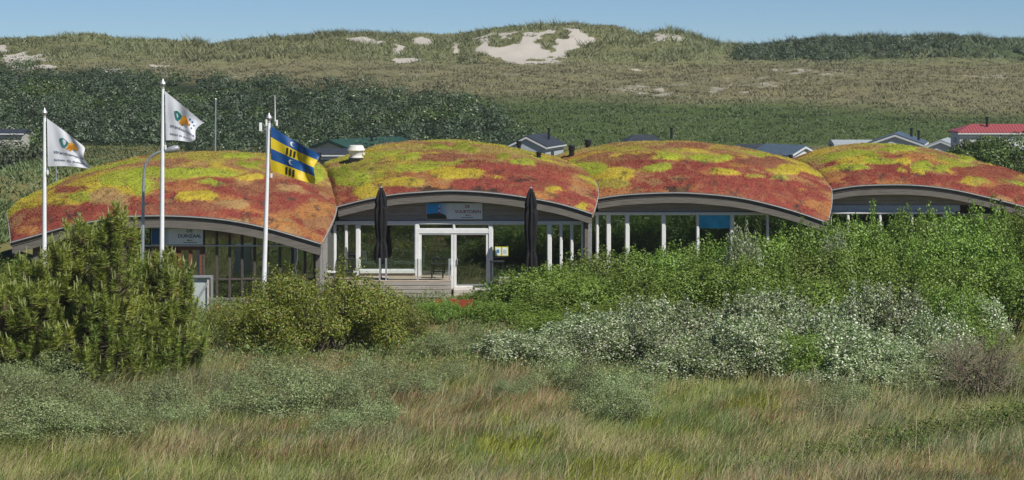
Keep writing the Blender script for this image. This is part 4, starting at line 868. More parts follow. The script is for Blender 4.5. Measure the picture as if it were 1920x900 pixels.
for k, (x0, y0, x1, y1, Yp, tx) in enumerate(((400, 572, 414, 580, 92, 'small rust-red board edge in the undergrowth beside the pale board'), (818, 561, 828, 582, 87.5, 'upright rust-red stump of board among leaves below the terrace'), (844, 561, 886, 572, 88, 'rust-red low board half hidden in leaves below the concrete step'))):
    A = P(x0, y0, Yp); B = P(x1, y1, Yp); t = empty('red_board', (A.x, Yp, B.z), tx, 'board')
    m_ = MB(); m_.prism([(A.x, B.z - .1), (B.x, B.z - .1), (B.x, A.z), (A.x * .6 + B.x * .4, A.z - .03), (A.x, A.z + .01)], Yp, Yp + .05); m_.build('panel', M['rust'], t)

# ------------------------------------------------------------------ chalets behind the roofs
def chalet(label, xg, yr, gw, Yp, ang, length, rise, wallm, roofm, wall_h=2.2, chim=None, windows=1, over=0.18, trimm='chwhite', hip=0.0):
    """xg, yr: photo place of the near end of the ridge; gw: gable width and length in metres; ang: bearing of the ridge"""
    apex = P(xg, yr, Yp); a = math.radians(ang); d = Vector((math.sin(a), math.cos(a), 0)); g = Vector((math.cos(a), -math.sin(a), 0)); zr = apex.z; ze = zr - rise; zw = ze - wall_h; W = gw / 2; z0 = min(zw, float(terrain(apex.x, Yp)) - 0.15)
    t = empty('chalet', (apex.x, Yp, z0), label, 'chalet', 'chalets behind the sedum roofs')
    def q(u, l, z): p_ = Vector((apex.x, Yp, 0)) + g * u + d * l; return (p_.x, p_.y, z)
    CB = [(0,1,2,3), (7,6,5,4), (0,4,5,1), (1,5,6,2), (2,6,7,3), (3,7,4,0)]
    zi = ze + rise * over / (W + over); e = W + over; th = 0.09
    if hip: zg = zi
    else: zg = zr - .03
    m_ = MB(); m_.add([q(-W, 0, z0), q(W, 0, z0), q(W, 0, zi), q(0, 0, zg), q(-W, 0, zi), q(-W, length, z0), q(W, length, z0), q(W, length, zi), q(0, length, zg), q(-W, length, zi)], [(0,1,2,3,4), (9,8,7,6,5), (1,6,7,2), (0,4,9,5), (0,5,6,1)]); m_.build('wall', M[wallm], t)
    r0 = -over + hip; r1 = length + over - hip
    for sg_ in (-1, 1):
        m_ = MB(); m_.add([q(0, r0, zr), q(sg_ * e, -over, ze), q(sg_ * e, length + over, ze), q(0, r1, zr), q(0, r0, zr + th), q(sg_ * e, -over, ze + th), q(sg_ * e, length + over, ze + th), q(0, r1, zr + th)], CB); m_.build('roof', M[roofm], t)
        if not hip:
            m_ = MB(); y0, y1 = -over - .01, -over + .03; m_.add([q(0, y0, zr - .02), q(sg_ * e, y0, ze - .02), q(sg_ * e, y0, ze - .17), q(0, y0, zr - .17), q(0, y1, zr - .02), q(sg_ * e, y1, ze - .02), q(sg_ * e, y1, ze - .17), q(0, y1, zr - .17)], CB); m_.build('bargeboard', M[trimm], t)
        m_ = MB(); m_.add([q(sg_ * e, -over, ze - .005), q(sg_ * e, length + over, ze - .005), q(sg_ * e, length + over, ze - .10), q(sg_ * e, -over, ze - .10), q(sg_ * (e + .07), -over, ze - .005), q(sg_ * (e + .07), length + over, ze - .005), q(sg_ * (e + .07), length + over, ze - .10), q(sg_ * (e + .07), -over, ze - .10)], CB); m_.build('gutter', M[trimm], t)
    if hip:
        for l_, s0 in ((-over, r0), (length + over, r1)):
            m_ = MB(); m_.add([q(-e, l_, ze), q(e, l_, ze), q(0, s0, zr), q(-e, l_, ze + th), q(e, l_, ze + th), q(0, s0, zr + th)], [(0, 1, 2), (5, 4, 3), (0, 3, 4, 1), (1, 4, 5, 2), (2, 5, 3, 0)]); m_.build('roof', M[roofm], t)
    for k in range(windows):
        l0 = length * (k + .3) / windows; m_ = MB(); m_.add([q(W + .03, l0, zw + .9), q(W + .03, l0 + 1.0, zw + .9), q(W + .03, l0 + 1.0, zw + 1.8), q(W + .03, l0, zw + 1.8), q(W - .03, l0, zw + .9), q(W - .03, l0 + 1.0, zw + .9), q(W - .03, l0 + 1.0, zw + 1.8), q(W - .03, l0, zw + 1.8)], CB); m_.build('window', M['winD'], t)
    m_ = MB(); m_.add([q(-.45, -.03, zw + .9), q(.45, -.03, zw + .9), q(.45, -.03, zw + 1.8), q(-.45, -.03, zw + 1.8), q(-.45, .03, zw + .9), q(.45, .03, zw + .9), q(.45, .03, zw + 1.8), q(-.45, .03, zw + 1.8)], CB); m_.build('window', M['winD'], t)
    for u, l, h in (chim or []):
        p_ = q(u, l, zr - abs(u) / (W + over) * rise); MB().tube([p_, (p_[0], p_[1], p_[2] + h)], 0.10, 10).build('flue', M['black'], t, True); MB().lathe((p_[0], p_[1], p_[2] + h), [(.14, -.02), (.14, .1), (.02, .13)], 10).build('cowl', M['black'], t)
    return t
chalet('cream chalet with long dark green roof behind the white roof fan', 618, 263.5, 3.6, 205, 34, 9.5, 0.62, 'chcream', 'rgreen', chim=[(0.9, 4.5, .45)], trimm='rgreen')
chalet('pale chalet with low dark roof in front of the green-roofed one', 572, 280.5, 2.6, 190, 90, 3.4, 0.35, 'chgrey', 'rdark', windows=1)
chalet('white chalet with slate-blue gable roof and flue above the second dome', 987, 256, 3.1, 200, 14, 6.5, 0.85, 'chgrey', 'rdark', chim=[(0.9, 4.0, .9)])
chalet('chalet of which only a dark low roof shows above the third dome', 1166, 254.5, 3.4, 200, 84, 3.4, 0.75, 'chgrey', 'rdark', chim=[(0.6, 3.9, .8)], hip=1.1)
chalet('chalet with wide dark roof in the dip before the last dome', 1366, 272, 3.4, 195, 86, 4.4, 0.6, 'chwhite', 'rdark', hip=0.9)
chalet('chalet with blue-grey gable roof and white edges, low in the dip before the last dome', 1508, 274, 3.2, 188, -38, 4.0, 0.75, 'chwhite', 'rblue')
chalet('low chalet with pale grey flat-looking roof above the last dome', 1562, 264, 2.8, 205, 88, 3.0, 0.32, 'chgrey', 'rpale')
chalet('white chalet with blue-grey gable roof and two flues above the last dome', 1678, 252, 4.3, 200, 12, 6.0, 0.82, 'chwhite', 'rblue', chim=[(1.1, 4.0, .7), (1.75, 2.5, .75)])
chalet('small white chalet with pale roof beside the bushy tree', 1764, 263.5, 2.7, 200, 16, 5.0, 0.6, 'chwhite', 'rpale')
chalet('long chalet with red sheet roof and black flue, furthest right', 1791, 234.5, 3.6, 192, 89, 8.0, 0.55, 'chwhite', 'rred', chim=[(0.7, 2.3, .75)], hip=1.4)
chalet('low hut with dark flat roof and pale wall in the thicket at far left', -70, 244, 3.0, 195, 90, 4.9, 0.2, 'chcream', 'rdark')
o = P(1265, 268, 192); t = empty('caravan', (o.x, o.y, 0.0), 'flat white rooftop just showing above the third dome', 'caravan'); MB().box((o.x - 1.0, o.y, 0.0), (o.x + 1.0, o.y + 2.2, o.z - .07)).build('body', M['chgrey'], t, bevel=.05); MB().box((o.x - 1.05, o.y - .05, o.z - .065), (o.x + 1.05, o.y + 2.25, o.z)).build('roof', M['white'], t, bevel=.02)

# ------------------------------------------------------------------ shrubs
def shrub_mesh(seed, W, H, n, leaf, asp, cols, wts, nlobe=26, shoots=0, upright=0.3, inner=0.35, lobe=(0.22, 0.38), flat_=0.9):
    """leaf cloud over many lobes filling a dome W wide and H high, with optional upright leafy shoots"""
    r = np.random.default_rng(seed); P_ = []; Nn = []
    th = r.random(nlobe) * 6.283; rad = np.sqrt(r.random(nlobe)) * 0.40 * W; hz = (0.25 + 0.55 * r.random(nlobe)) * H * np.sqrt(np.clip(1 - (rad / (0.52 * W)) ** 2, 0.08, 1)) * (0.75 + 0.4 * r.random(nlobe))
    cen = np.stack([rad * np.cos(th), rad * np.sin(th), hz], 1); lr = (lobe[0] + (lobe[1] - lobe[0]) * r.random(nlobe)) * min(W, H) * 0.75
    k = r.integers(0, nlobe, n); d = randunit(n, r); d[:, 2] = d[:, 2] * 0.85 + 0.15
    rr = np.where(r.random(n) < inner, 0.4 + 0.5 * r.random(n), 0.85 + 0.25 * r.random(n))
    C = cen[k] + d * (lr[k] * rr)[:, None] * np.array([[1, 1, flat_]]); Nn = unit(d + r.normal(size=d.shape) * 0.42 + np.array([[0, 0, 0.25]]))
    if shoots:
        m = shoots; per = max(6, int(n * upright / m)); a = r.random(m) * 6.283; q = np.sqrt(r.random(m)) * 0.47 * W
        top = H * np.sqrt(np.clip(1 - (q / (0.56 * W)) ** 2, 0.1, 1)) * (0.75 + 0.35 * r.random(m)); b0 = np.stack([q * np.cos(a), q * np.sin(a), top * 0.55], 1); tp = np.stack([q * np.cos(a) * 1.06 + r.normal(size=m) * .08, q * np.sin(a) * 1.06, top * 1.12], 1)
        t = r.random((m, per)); ax = b0[:, None] + (tp - b0)[:, None] * t[..., None]; spread = (0.16 * (1 - t) + 0.05) * 1.0
        Cs = (ax + r.normal(size=(m, per, 3)) * spread[..., None]).reshape(-1, 3); Ns = unit(r.normal(size=Cs.shape) + np.array([[0, 0, 0.5]]))
        C = np.concatenate([C, Cs]); Nn = np.concatenate([Nn, Ns])
    C[:, 2] = np.maximum(C[:, 2], 0.02); nn = len(C); D, U = axes(Nn, r); sz = leaf * (0.65 + 0.7 * r.random(nn))
    c = mixcol(nn, cols, wts, 0.28, r)
    V, Fq, c = leaves(C, D, U, sz, sz * asp, c)
    return np_mesh('foliage', V, Fq, c)
def stem_mesh(seed, W, H, n, r0=0.03):
    r = np.random.default_rng(seed + 999); m_ = MB()
    for k in range(n):
        a = r.random() * 6.28; q = r.random() * 0.42 * W; h = H * (0.6 + 0.3 * r.random()); c = r.normal(size=2) * 0.12 * W
        p0 = Vector((c[0] * .5, c[1] * .5, -0.1)); p2 = Vector((q * math.cos(a), q * math.sin(a), h)); p1 = (p0 + p2) / 2 + Vector((r.normal() * .1, r.normal() * .1, .1 * H))
        m_.tube([p0, p1, p2], [r0, r0 * .65, r0 * .25], 5)
    me = bpy.data.meshes.new('stem'); me.from_pydata(m_.v, [], m_.f); return me
def put_shrub(name, fo, stm, x, yb, sx, sz, label, cat='shrub', group=None, z=None, sy=None, mat='leaf', smat='bark', Yp=None, rz=None):
    Yp = GY(yb) if Yp is None else Yp; X = (x - 960) * Yp / F; zz = float(terrain(X, Yp)) if z is None else z
    t = empty(name, (X, Yp, zz - 0.03), label, cat, group, RNG.random() * 6.28 if rz is None else rz); t.scale = (sx, sy or sx, sz)
    for nm, me, mm in (('foliage', fo, mat), ('stem', stm, smat)):
        if me is None: continue
        o = bpy.data.objects.new(nm, me); COL.objects.link(o); o.parent = t
        if len(me.materials) == 0: me.materials.append(M[mm])
    return t
# green poplar and white poplar thicket on the right: unit shrubs 3 m wide, 2.6 m high
PG = [(shrub_mesh(20 + k, 3.0, 2.6, 13000, 0.078, 0.75, [(0.165,0.26,0.036),(0.21,0.32,0.048),(0.115,0.19,0.028),(0.31,0.40,0.11)], [4,4,2,.7], 22, 34, 0.42, inner=0.2, lobe=(0.26, 0.42)), stem_mesh(20 + k, 3.0, 2.4, 14)) for k in range(3)]
PW = [(shrub_mesh(40 + k, 3.0, 2.2, 9500, 0.088, 0.72, [(0.15,0.225,0.07),(0.19,0.265,0.09),(0.68,0.71,0.55),(0.42,0.48,0.29)], [4,3.5,2.8,3.0], 22, 34, 0.5, inner=0.25, lobe=(0.24, 0.42)), stem_mesh(40 + k, 3.0, 2.0, 16)) for k in range(3)]
LBG = 'leafy green poplar shrub in the dense thicket before the right-hand pavilions'; LBW = 'poplar shrub with white-backed leaves along the front of the thicket'
gp = [  # photo x, top row, distance
 (930,535,92),(985,505,92),(1040,488,94),(1100,468,96),(1165,462,98),(1235,458,98),(1300,448,99),(1365,444,99),(1425,425,99),(1490,420,100),(1550,412,99),(1600,402,101),(1660,396,102),(1720,393,101),(1780,394,101),(1840,388,101),(1900,386,102),(1960,390,100),
 (960,560,86),(1035,535,87),(1110,512,88),(1190,500,88),(1270,492,89),(1350,480,89),(1430,470,89),(1510,462,90),(1590,455,90),(1670,446,91),(1750,440,91),(1830,432,91),(1910,428,91),
 (1060,580,82),(1150,560,82),(1420,520,83),(1500,515,83),(1600,505,84),(1690,500,84),(1790,490,85),(1890,480,85)]
BACK = ['below the terrace step, lowest at the thicket end', 'below the right-hand parasol', 'below the last window right of that parasol', 'below the narrow end windows of the second pavilion', 'below the corner where second and third pavilion meet', 'below the first wide window of the third pavilion', 'below the window left of the blue banner', 'straight below the blue banner', 'below the window right of the blue banner', 'below the sloping eave end of the third pavilion', 'below the lowest corner of the third roof', 'below the white beam end of the last pavilion', 'below the left part of the last arch', 'below the middle of the last arch', 'below the falling arch of the last pavilion', 'below the last arch near its end', 'reaching highest at the picture edge', 'cut off by the picture edge']
for k, (x, yt, Yp) in enumerate(gp):
    yt -= 9 * float(sstep(1480, 1750, x))
    X = (x - 960) * Yp / F; z0 = float(terrain(X, Yp)); h = P(x, yt, Yp).z - z0; sz = max(0.35, h / 2.72)
    lb_ = 'rear green poplar shrub ' + BACK[k] if k < 18 else ('green poplar shrub in the middle of the dense thicket' if k < 31 else 'green poplar shrub just behind the white-leaved ones')
    put_shrub('poplar_shrub', *PG[k % 3], x, 0, 0.92 + 0.2 * RNG.random(), sz, lb_, 'shrub', 'green poplar thicket', Yp=Yp)
wp = [(985,615,76),(1040,590,77),(1100,565,78),(1160,560,78),(1230,555,78),(1300,552,78),(1370,548,78.5),(1440,545,79),(1520,545,79),(1600,535,79),(1680,538,79),(1760,540,79),(1810,555,79),
 (1010,640,73.5),(1080,615,74),(1150,600,74.5),(1225,605,74),(1300,600,74),(1380,596,74),(1460,590,74),(1540,585,74),(1620,585,74),(1700,590,74),(1780,590,74),(1850,575,75),
 (1270,650,71),(1350,640,71),(1430,636,71),(1510,630,71),(1590,630,71),(1670,640,71),(1740,650,71),(1560,680,70),(1640,685,70)]
for k, (x, yt, Yp) in enumerate(wp):
    yt += RNG.normal() * 12; x += RNG.normal() * 14
    if k in (11, 24, 28):
        X = (x - 960) * Yp / F; put_shrub('poplar_shrub', *PG[k % 3], x, 0, 0.7, max(0.3, (P(x, yt, Yp).z - float(terrain(X, Yp))) / 2.75), 'green poplar shrub growing amid the white-leaved ones', 'shrub', 'green poplar thicket', Yp=Yp); continue
    X = (x - 960) * Yp / F; z0 = float(terrain(X, Yp)); h = P(x, yt, Yp).z - z0
    put_shrub('white_poplar_shrub', *PW[k % 3], x, 0, 0.72 + 0.2 * RNG.random(), max(0.3, h / 2.25), 'poplar shrub with white-backed leaves, ' + ('rear row against the green thicket' if k < 13 else 'middle of the pale thicket' if k < 25 else 'front row at the grass edge'), 'shrub', 'white-leaved poplar thicket', Yp=Yp)
for (x, yt, Yp, tx) in ((1565, 440, 96, 'white-leaved poplar standing tall among green ones before the third dome edge'), (1392, 428, 97, 'pale poplar sprig rising before the blue banner window')):
    X = (x - 960) * Yp / F; put_shrub('white_poplar_shrub', *PW[1], x, 0, 0.5, (P(x, yt, Yp).z - float(terrain(X, Yp))) / 2.25, tx, Yp=Yp)
# willow in the middle
WM = shrub_mesh(60, 6.0, 2.75, 36000, 0.085, 0.5, [(0.265,0.325,0.030),(0.20,0.275,0.030),(0.14,0.20,0.026),(0.38,0.39,0.06),(0.32,0.20,0.055)], [4,4,2,1,0.45], 46, 60, 0.18, inner=0.15, lobe=(0.20, 0.34))
put_shrub('willow_shrub', WM, stem_mesh(60, 5.9, 2.4, 26, 0.04), 600, 668, 1.0, 1.0, 'broad dark yellow-green shrub with brown twigs below the terrace', Yp=78, sy=0.7, rz=0.3)
WM2 = shrub_mesh(61, 2.4, 1.5, 9000, 0.06, 0.45, [(0.20,0.235,0.032),(0.14,0.175,0.026),(0.28,0.28,0.06),(0.7,0.68,0.62)], [4,3,1,.05], 24, 20, 0.3)
for x, yb, Yp, s, h, tx in ((440, 640, 80, 0.9, 1.1, 'rounded yellow-green shrub with few white blossoms at the left of the broad one'), (740, 650, 81, 1.0, 1.05, 'leafy yellow-green shrub at the right end of the broad one'), (535, 640, 83, 1.1, 1.35, 'yellow-green shrub with tall twigs behind the broad one'), (690, 640, 84, 1.0, 1.0, 'low yellow-green shrub right below the terrace front boards')):
    put_shrub('willow_shrub', WM2, stem_mesh(61, 2.4, 1.4, 12), x, yb, s, h, tx, Yp=Yp)
# grey-green low shrubs
GR = [(shrub_mesh(80 + k, 2.0, 1.1, 7500, 0.052, 0.36, [(0.275,0.335,0.15),(0.21,0.27,0.11),(0.36,0.41,0.20),(0.14,0.185,0.075)], [4,4,2,1.4], 15, 16, 0.2, inner=0.2, flat_=0.85, lobe=(0.30, 0.46)), stem_mesh(80 + k, 2.0, 0.8, 14, 0.018)) for k in range(3)]
gl = [(30,832,1.5,1.1),(110,838,1.2,.85),(195,826,1.2,1.0),(60,775,1.4,1.0),(150,780,1.3,.85),(235,788,1.0,.85),(25,745,.9,.9),(110,735,1.2,1.0),(185,722,.8,.95),(310,786,1.05,1.15),(265,810,.9,.6),(345,808,.8,.8),(415,775,.8,.7),(470,780,1.1,.85),(540,785,1.3,1.25),(610,778,1.1,1.15),(665,790,.95,1.15),(700,812,.75,.85),(640,820,.9,.6),(500,738,1.3,.9),(570,735,1.2,.9),(440,745,.9,.7),(735,745,1.1,.9),(790,742,.9,.75),(845,728,.8,.7),(690,725,.9,.8),(910,735,.8,.5),(1050,735,.9,.9),(1105,750,.9,1.05),(1150,760,1.0,1.1),(1180,795,.85,.95),(1120,790,.8,.95),(1195,745,.9,.8),(960,750,.7,.5),(1000,740,.7,.5),
      (1700,735,1.0,.95),(1760,725,1.1,1.1),(1820,735,1.0,1.0),(1545,785,.9,.7),(1590,770,.8,.8),(830,670,1.0,.7),(900,660,1.1,.8),(970,672,1.0,.7),(1890,745,1.0,.9)]
GLAB = {0: 'low grey-green shrub cut off by the lower left picture edge', 7: 'low grey-green shrub at the foot of the pine', 8: 'small grey-green shrub under the right skirt of the pine', 9: 'dome-shaped grey-green shrub standing alone below the pine', 14: 'largest grey-green shrub of the cluster below the yellow-green bush', 17: 'small low grey-green shrub at the lower right of that cluster', 22: 'grey-green shrub at the right foot of the broad yellow-green bush', 29: 'grey-green shrub under the left end of the pale thicket', 30: 'grey-green shrub standing furthest into the grass, below centre right', 38: 'low grey-green shrub in the grass before the middle of the pale thicket', 36: 'grey-green shrub between the pale thicket and the bare shrub', 43: 'grey-green shrub beneath the bare twigs at the picture edge'}
for k, (x, yb, s, h) in enumerate(gl):
    gl_ = GLAB.get(k, 'low rounded grey-green shrub ' + ('in the left cluster of the foreground' if x < 420 else 'in the central cluster of the foreground' if x < 860 else 'in the grass before the pale thicket'))
    put_shrub('grey_shrub', *GR[k % 3], x, yb, s * 1.02, h * 1.0, gl_, 'shrub', 'grey-green low shrubs in the grass', smat='twig')
# dead-looking twiggy shrub on the right edge
m_ = MB(); rr = np.random.default_rng(5)
def twig(m_, p, d, L_, r_, dep):
    e = p + d * L_; mid = p + d * L_ * .5 + Vector(rr.normal(size=3)) * L_ * .06; m_.tube([p, mid, e], [r_, r_ * .8, r_ * .5], 4)
    if dep: 
        for k in range(4): twig(m_, p.lerp(e, .35 + .6 * rr.random()), (d + Vector(rr.normal(size=3)) * .55).normalized(), L_ * (.5 + .3 * rr.random()), r_ * .55, dep - 1)
for k in range(13): a = rr.random() * 6.28; twig(m_, Vector((rr.normal() * .1, rr.normal() * .1, 0)), Vector((math.cos(a) * .75, math.sin(a) * .75, .6 + rr.random())).normalized(), .95, .022, 3)
Yp = GY(755); o = P(1845, 755, Yp); t = empty('bare_shrub', o, 'bare grey twiggy shrub at the right edge before the pale thicket', 'shrub')
me = bpy.data.meshes.new('branches'); me.from_pydata(m_.v, [], m_.f); q = link('branches', me, M['twig'], t, False); q.scale = (1.25, 1.0, 1.2)
# big bushy tree behind the last dome, hedge-green bush left
BG = shrub_mesh(100, 9.0, 4.2, 26000, 0.16, 0.7, [(0.07,0.115,0.026),(0.10,0.155,0.030),(0.045,0.075,0.02),(0.16,0.19,0.035)], [4,4,3,1], 60, 0, lobe=(0.16, 0.30))
put_shrub('bushy_tree', BG, stem_mesh(100, 9, 3.8, 20, .08), 1905, 0, 1.0, 1.0, 'dense dark green bushy tree before the red-roofed chalet', 'tree', z=P(1905, 246, 148).z - 4.0, Yp=148)
put_shrub('bushy_tree', BG, None, 1838, 0, 0.62, 0.8, 'dark green bushy tree beside the small pale-roofed chalet', 'tree', z=P(1838, 254, 152).z - 3.1, Yp=152)
put_shrub('bushy_tree', BG, None, 1990, 0, 0.8, 0.8, 'dark green bushy tree cut off by the picture edge beside the last dome', 'tree', z=P(1990, 275, 140).z - 3.4, Yp=140)
for x, yt, Yp, s, tx in ((5, 478, 88, 0.9, 'bright green leafy bush at the far left edge beside the pine'), (55, 500, 86, 0.8, 'bright green leafy bush between the far left one and the pine')):
    put_shrub('leafy_bush', PG[0][0], PG[0][1], x, 0, s, (P(x, yt, Yp).z) / 2.7, tx, Yp=Yp)
for x, yt, Yp, s_, tx in ((838, 556, 86.5, .34, 'small green leafy shrub growing between the two red boards'), (872, 566, 86.8, .30, 'small green leafy shrub before the low red board'), (902, 556, 87, .4, 'small green leafy shrub at the end of the low red board'), (806, 560, 87, .4, 'small green leafy shrub beside the upright red board')):
    put_shrub('leafy_bush', PG[2][0], PG[2][1], x, 0, s_, (P(x, yt, Yp).z - float(terrain((x - 960) * Yp / F, Yp))) / 2.8, tx, Yp=Yp)
# briar with white blossoms
BR = shrub_mesh(120, 1.5, 0.5, 2600, 0.045, 0.6, [(0.12,0.18,0.03),(0.16,0.22,0.04),(0.08,0.13,0.024),(0.75,0.72,0.68)], [4,3,3,0.03], 14, 40, 0.9, lobe=(0.12, 0.30))
for x, yb, s, h, tx in ((105, 842, 1.2, 1, 'low bright green briar with white blossoms below the grey shrubs at left'), (170, 832, .9, 1, 'small green briar beside the blossoming one at left'), (20, 860, 1.0, .9, 'low green briar at the lower left edge'), (1345, 708, .7, 1.0, 'small dark green tuft at the foot of the pale thicket'), (1395, 706, .6, .8, 'smaller dark green tuft right of its neighbour under the pale thicket'), (1460, 888, 1.1, .8, 'low green plant at the bottom edge, right of centre'), (1670, 850, 1.3, 1.3, 'leafy green plant in the lower right grass'), (1780, 830, 1.5, 1.2, 'spreading green plant in the lower right corner'), (1880, 800, 1.5, 1.3, 'green plant under the bare shrub at the right edge'), (1560, 880, 1.2, 1.0, 'low green plant at the bottom between two others')):
    put_shrub('briar', BR, None, x, yb, s, h * .9, tx, 'plant')

# ------------------------------------------------------------------ pine
rp = np.random.default_rng(11)
Yp0 = 72.0; root = empty('pine_tree', P(170, 705, Yp0), 'broad young pine with pale upright shoots at the left', 'tree')
stems = [(150,715,150,432,1.35),(215,715,222,412,1.15),(60,720,48,505,1.25),(290,712,315,492,0.95),(338,700,345,520,0.75),(112,715,112,470,1.3),(80,718,75,560,1.5),(12,722,5,548,1.1),(245,715,262,500,1.2),(180,718,180,560,1.7),(290,712,300,590,1.0),(70,722,60,600,1.4)]
SH = []; tm = MB()
for (x0, y0, x1, y1, R_) in stems:
    dY = rp.normal() * 0.7; a = P(x0, y0, Yp0 + dY * .4); b_ = P(x1, y1, Yp0 + dY); a.z = 0; H = b_.z - a.z
    tm.tube([a, a.lerp(b_, .5) + Vector((rp.normal() * .1, 0, 0)), b_], [.10, .07, .025], 7)
    nsh = int(78 * R_ * H / 2.2)
    for k in range(nsh):
        h = 0.02 + 0.98 * rp.random(); env = R_ * (0.25 + 0.95 * (1 - h) ** 0.75); an = rp.random() * 6.28; q = env * (0.45 + 0.55 * rp.random())
        st_ = a.lerp(b_, h * .85); e = Vector((st_.x + q * math.cos(an), st_.y + q * math.sin(an), a.z + h * H + 0.12 * q + rp.normal() * .1))
        if e.z < 0.25: e.z = 0.25 + rp.random() * .2
        tm.tube([st_, st_.lerp(e, .6) - Vector((0, 0, .06)), e], [.025, .016, .008], 4)
        dirv = Vector((math.cos(an) * .35 * (1 - h * .6), math.sin(an) * .35 * (1 - h * .6), 1)).normalized(); SH.append((e, dirv, 0.26 + 0.22 * rp.random()))
    SH.append((b_, Vector((0, 0, 1)), 0.5))
trunk = tm.build('trunk', M['bark'], root, True)
ns = len(SH); E = np.array([e for e, _, _ in SH]); Dv = np.array([d for _, d, _ in SH]); Ls = np.array([l for _, _, l in SH]); NN = 125
t_ = rp.random((ns, NN)) * 1.35 - 0.45; C = E[:, None] + Dv[:, None] * (t_ * Ls[:, None])[..., None]
sd_ = unit(np.cross(np.repeat(Dv, NN, 0), randunit(ns * NN, rp))); up_ = np.clip(0.35 + 0.9 * t_.reshape(-1, 1), 0.1, 1.5)
nd = unit(sd_ + np.repeat(Dv, NN, 0) * up_); ln = (0.185 * (0.75 + 0.5 * rp.random(ns * NN)) * (1.05 - 0.35 * np.clip(t_.ravel(), 0, 1)))[:, None]
C = C.reshape(-1, 3); tip = C + nd * ln; wv = unit(np.cross(nd, randunit(ns * NN, rp))) * 0.0085
yel = fbm(np.repeat(E[:, 0], NN) * 1.3, np.repeat(E[:, 2], NN) * 1.3, 1.0, 2, 7)[:, None]
col = (1 - yel) * np.array([0.135,0.215,0.034]) + yel * np.array([0.32,0.35,0.055]); old = (t_.ravel() < -0.25)[:, None]
col = np.where(old & (rp.random((ns * NN, 1)) < .35), np.array([0.14,0.075,0.03]), col) * (0.65 + 0.75 * rp.random((ns * NN, 1)))
V = np.stack([C - wv, C + wv, tip], 1).reshape(-1, 3)
link('needles', np_mesh('needles', V, np.arange(ns * NN * 3).reshape(-1, 3), np.repeat(col, 3, 0)), M['needle'], root)
cm_ = MB(); pick = rp.permutation(ns)[: int(ns * .5)]
for k in pick:
    e, d, l = SH[k]; h = 0.10 + 0.22 * rp.random()
    for j in range(1 + int(rp.random() * 2.2)):
        o_ = Vector((rp.normal() * .035, rp.normal() * .035, 0)); hh = h * (1 if j == 0 else .6); cm_.tube([e + d * l * .75 + o_, e + d * (l * .75 + hh * .5) + o_ * 1.3, e + d * (l * .75 + hh) + o_ * 1.4], [.017, .019, .006], 5)
cm_.build('candles', solid('pine_candle', (0.32, 0.35, 0.14), 0.8, var=0.25, scale=3), root, True)

# ------------------------------------------------------------------ grass in front (uncountable)
def grass_field(n, Ya, Yb, hmin, hmax, name, label, wd=0.0105, dens=None):
    Yv = Ya + (Yb - Ya) * RNG.random(n) ** 1.0; Xv = (RNG.random(n) - 0.5) * 2 * (0.215 * Yv + 1.2)
    a = fbm(Xv, Yv * .6, 2.2, 4, 301); b_ = fbm(Xv + 50, Yv * .6, 1.6, 4, 311); c_ = fbm(Xv - 20, Yv * .7, 4.5, 3, 321); d_ = fbm(Xv, Yv, 0.5, 2, 331)
    k = RNG.random(n) < np.clip(0.35 + 1.2 * d_, 0, 1); Xv, Yv, a, b_, c_, d_ = [q[k] for q in (Xv, Yv, a, b_, c_, d_)]; n = len(Xv)
    G1 = np.array([0.23,0.275,0.06]); G2 = np.array([0.15,0.215,0.05]); ST = np.array([0.40,0.335,0.165]); PK = np.array([0.35,0.215,0.12]); YG = np.array([0.30,0.33,0.035]); BL = np.array([0.19,0.215,0.10])
    c = np.where((a > .52)[:, None], G2, G1)
    dry = sstep(.44, .60, b_); c = np.where((RNG.random(n) < .11 + .42 * dry)[:, None], ST, c)
    c = np.where((RNG.random(n) < .45 * sstep(.54, .64, c_))[:, None], PK, c); c = np.where((RNG.random(n) < .8 * sstep(.64, .70, a))[:, None], YG, c); c = np.where((RNG.random(n) < .7 * sstep(.60, .68, fbm(Xv, Yv, 3, 3, 351)))[:, None], BL, c)
    xq = 960 + F * Xv / Yv; c = np.where((RNG.random(n) < .5 * sstep(1450, 1850, xq) * sstep(.42, .55, a))[:, None], np.array([0.12,0.19,0.04]), c)
    c = c * (0.65 + 0.7 * RNG.random((n, 1)))
    ln = (hmin + (hmax - hmin) * RNG.random(n)) * (0.65 + 0.7 * b_)
    base = np.stack([Xv, Yv, terrain(Xv, Yv) - 0.02], 1); ldir = RNG.normal(size=n) * 0.8 + (fbm(Xv, Yv, 0.9, 2, 361) - .5) * 2.5 + 0.1; lean = 0.25 + 1.15 * RNG.random(n)
    V, T, cc_ = blades(base, ln, ldir, lean, wd * (0.6 + 0.8 * RNG.random(n)), c)
    return tag(link(name, np_mesh(name, V, T, cc_), M['grass']), label, 'grass', kind='stuff')
grass_field(245000, 51, 76, 0.16, 0.62, 'meadow_grass', 'long mixed green and straw grass filling the foreground')
n = 9000; Yv = 51 + 24 * RNG.random(n); Xv = (RNG.random(n) - 0.5) * 2 * (0.215 * Yv + 1); k = fbm(Xv, Yv, 2.5, 3, 371) > .47; Xv, Yv = Xv[k], Yv[k]; n = len(Xv)
cst = np.array([[0.40,0.35,0.19]]) * (0.6 + 0.6 * RNG.random((n, 1))); cst = np.where(RNG.random((n, 1)) < .3, cst * np.array([[.62,.75,.45]]), cst)
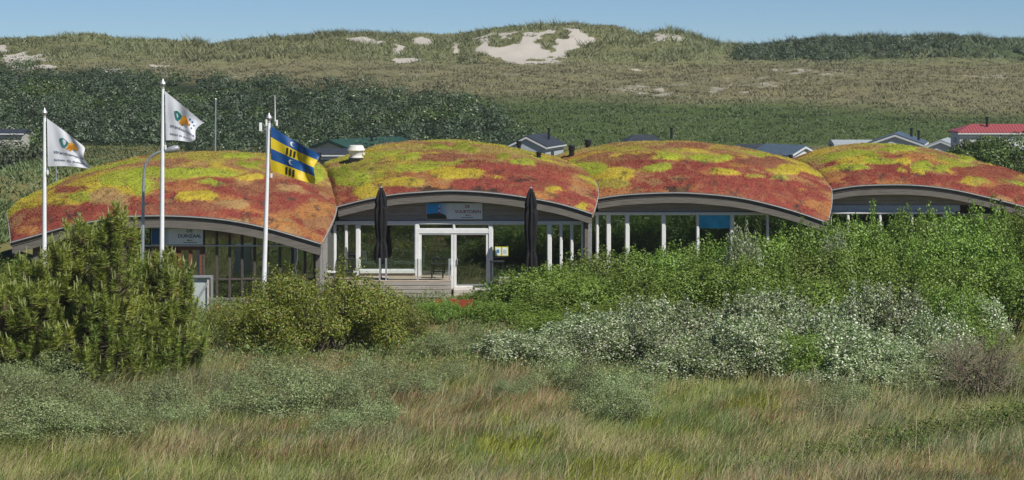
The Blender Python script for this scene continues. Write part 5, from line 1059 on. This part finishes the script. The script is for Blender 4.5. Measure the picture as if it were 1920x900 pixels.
V, T, cc_ = blades(np.stack([Xv, Yv, terrain(Xv, Yv)], 1), 0.55 + 0.5 * RNG.random(n), RNG.normal(size=n) * 1.0, 0.2 + 0.9 * RNG.random(n), np.full(n, 0.013), cst)
tag(link('straw_stalks', np_mesh('straw_stalks', V, T, cc_), M['grass']), 'tall pale straw stalks standing out of the foreground grass', 'grass', kind='stuff')
grass_field(20000, 76, 99, 0.25, 0.6, 'rear_grass', 'rough grass between the shrubs and the pavilions', 0.02)
# leafy undergrowth between the willow and the pale thicket
n = 64000; Yv = 72 + 29.5 * RNG.random(n); xv = 330 + 680 * RNG.random(n); Xv = (xv - 960) * Yv / F; d_ = fbm(Xv, Yv, 1.6, 3, 401); k = d_ > 0.40 + 0.12 * (Yv < 75); Xv, Yv, d_ = Xv[k], Yv[k], d_[k]; n = len(Xv)
C = np.stack([Xv, Yv, terrain(Xv, Yv) + RNG.random(n) * (0.15 + 1.4 * (d_ - .38))], 1); nn = unit(RNG.normal(size=(n, 3)) + np.array([[0, -.2, .9]])); D, U = axes(nn); sz = 0.06 + 0.06 * RNG.random(n)
V, Fq, c = leaves(C, D, U, sz, sz * .5, mixcol(n, [(0.138,0.204,0.048),(0.180,0.228,0.072),(0.096,0.150,0.038),(0.252,0.264,0.090)], [4,3,3,1], .25)); tag(link('undergrowth', np_mesh('undergrowth', V, Fq, c), M['leaf']), 'leafy green undergrowth between the shrubs below the terrace', 'undergrowth', kind='stuff')

# ------------------------------------------------------------------ thin sea air over the dunes
hm = bpy.data.materials.new('haze'); hm.use_nodes = True; N = hm.node_tree.nodes; N.remove(N['Principled BSDF'])
vp = N.new('ShaderNodeVolumePrincipled'); vp.inputs['Color'].default_value = (0.95, 0.97, 1.0, 1); vp.inputs['Density'].default_value = 0.00017; vp.inputs['Anisotropy'].default_value = 0.2
hm.node_tree.links.new(vp.outputs[0], N['Material Output'].inputs['Volume'])
tag(MB().box((-140, -70, -2.5), (140, 470, 17.5)).build('haze', hm), 'thin pale haze over the dunes', 'haze', kind='stuff')
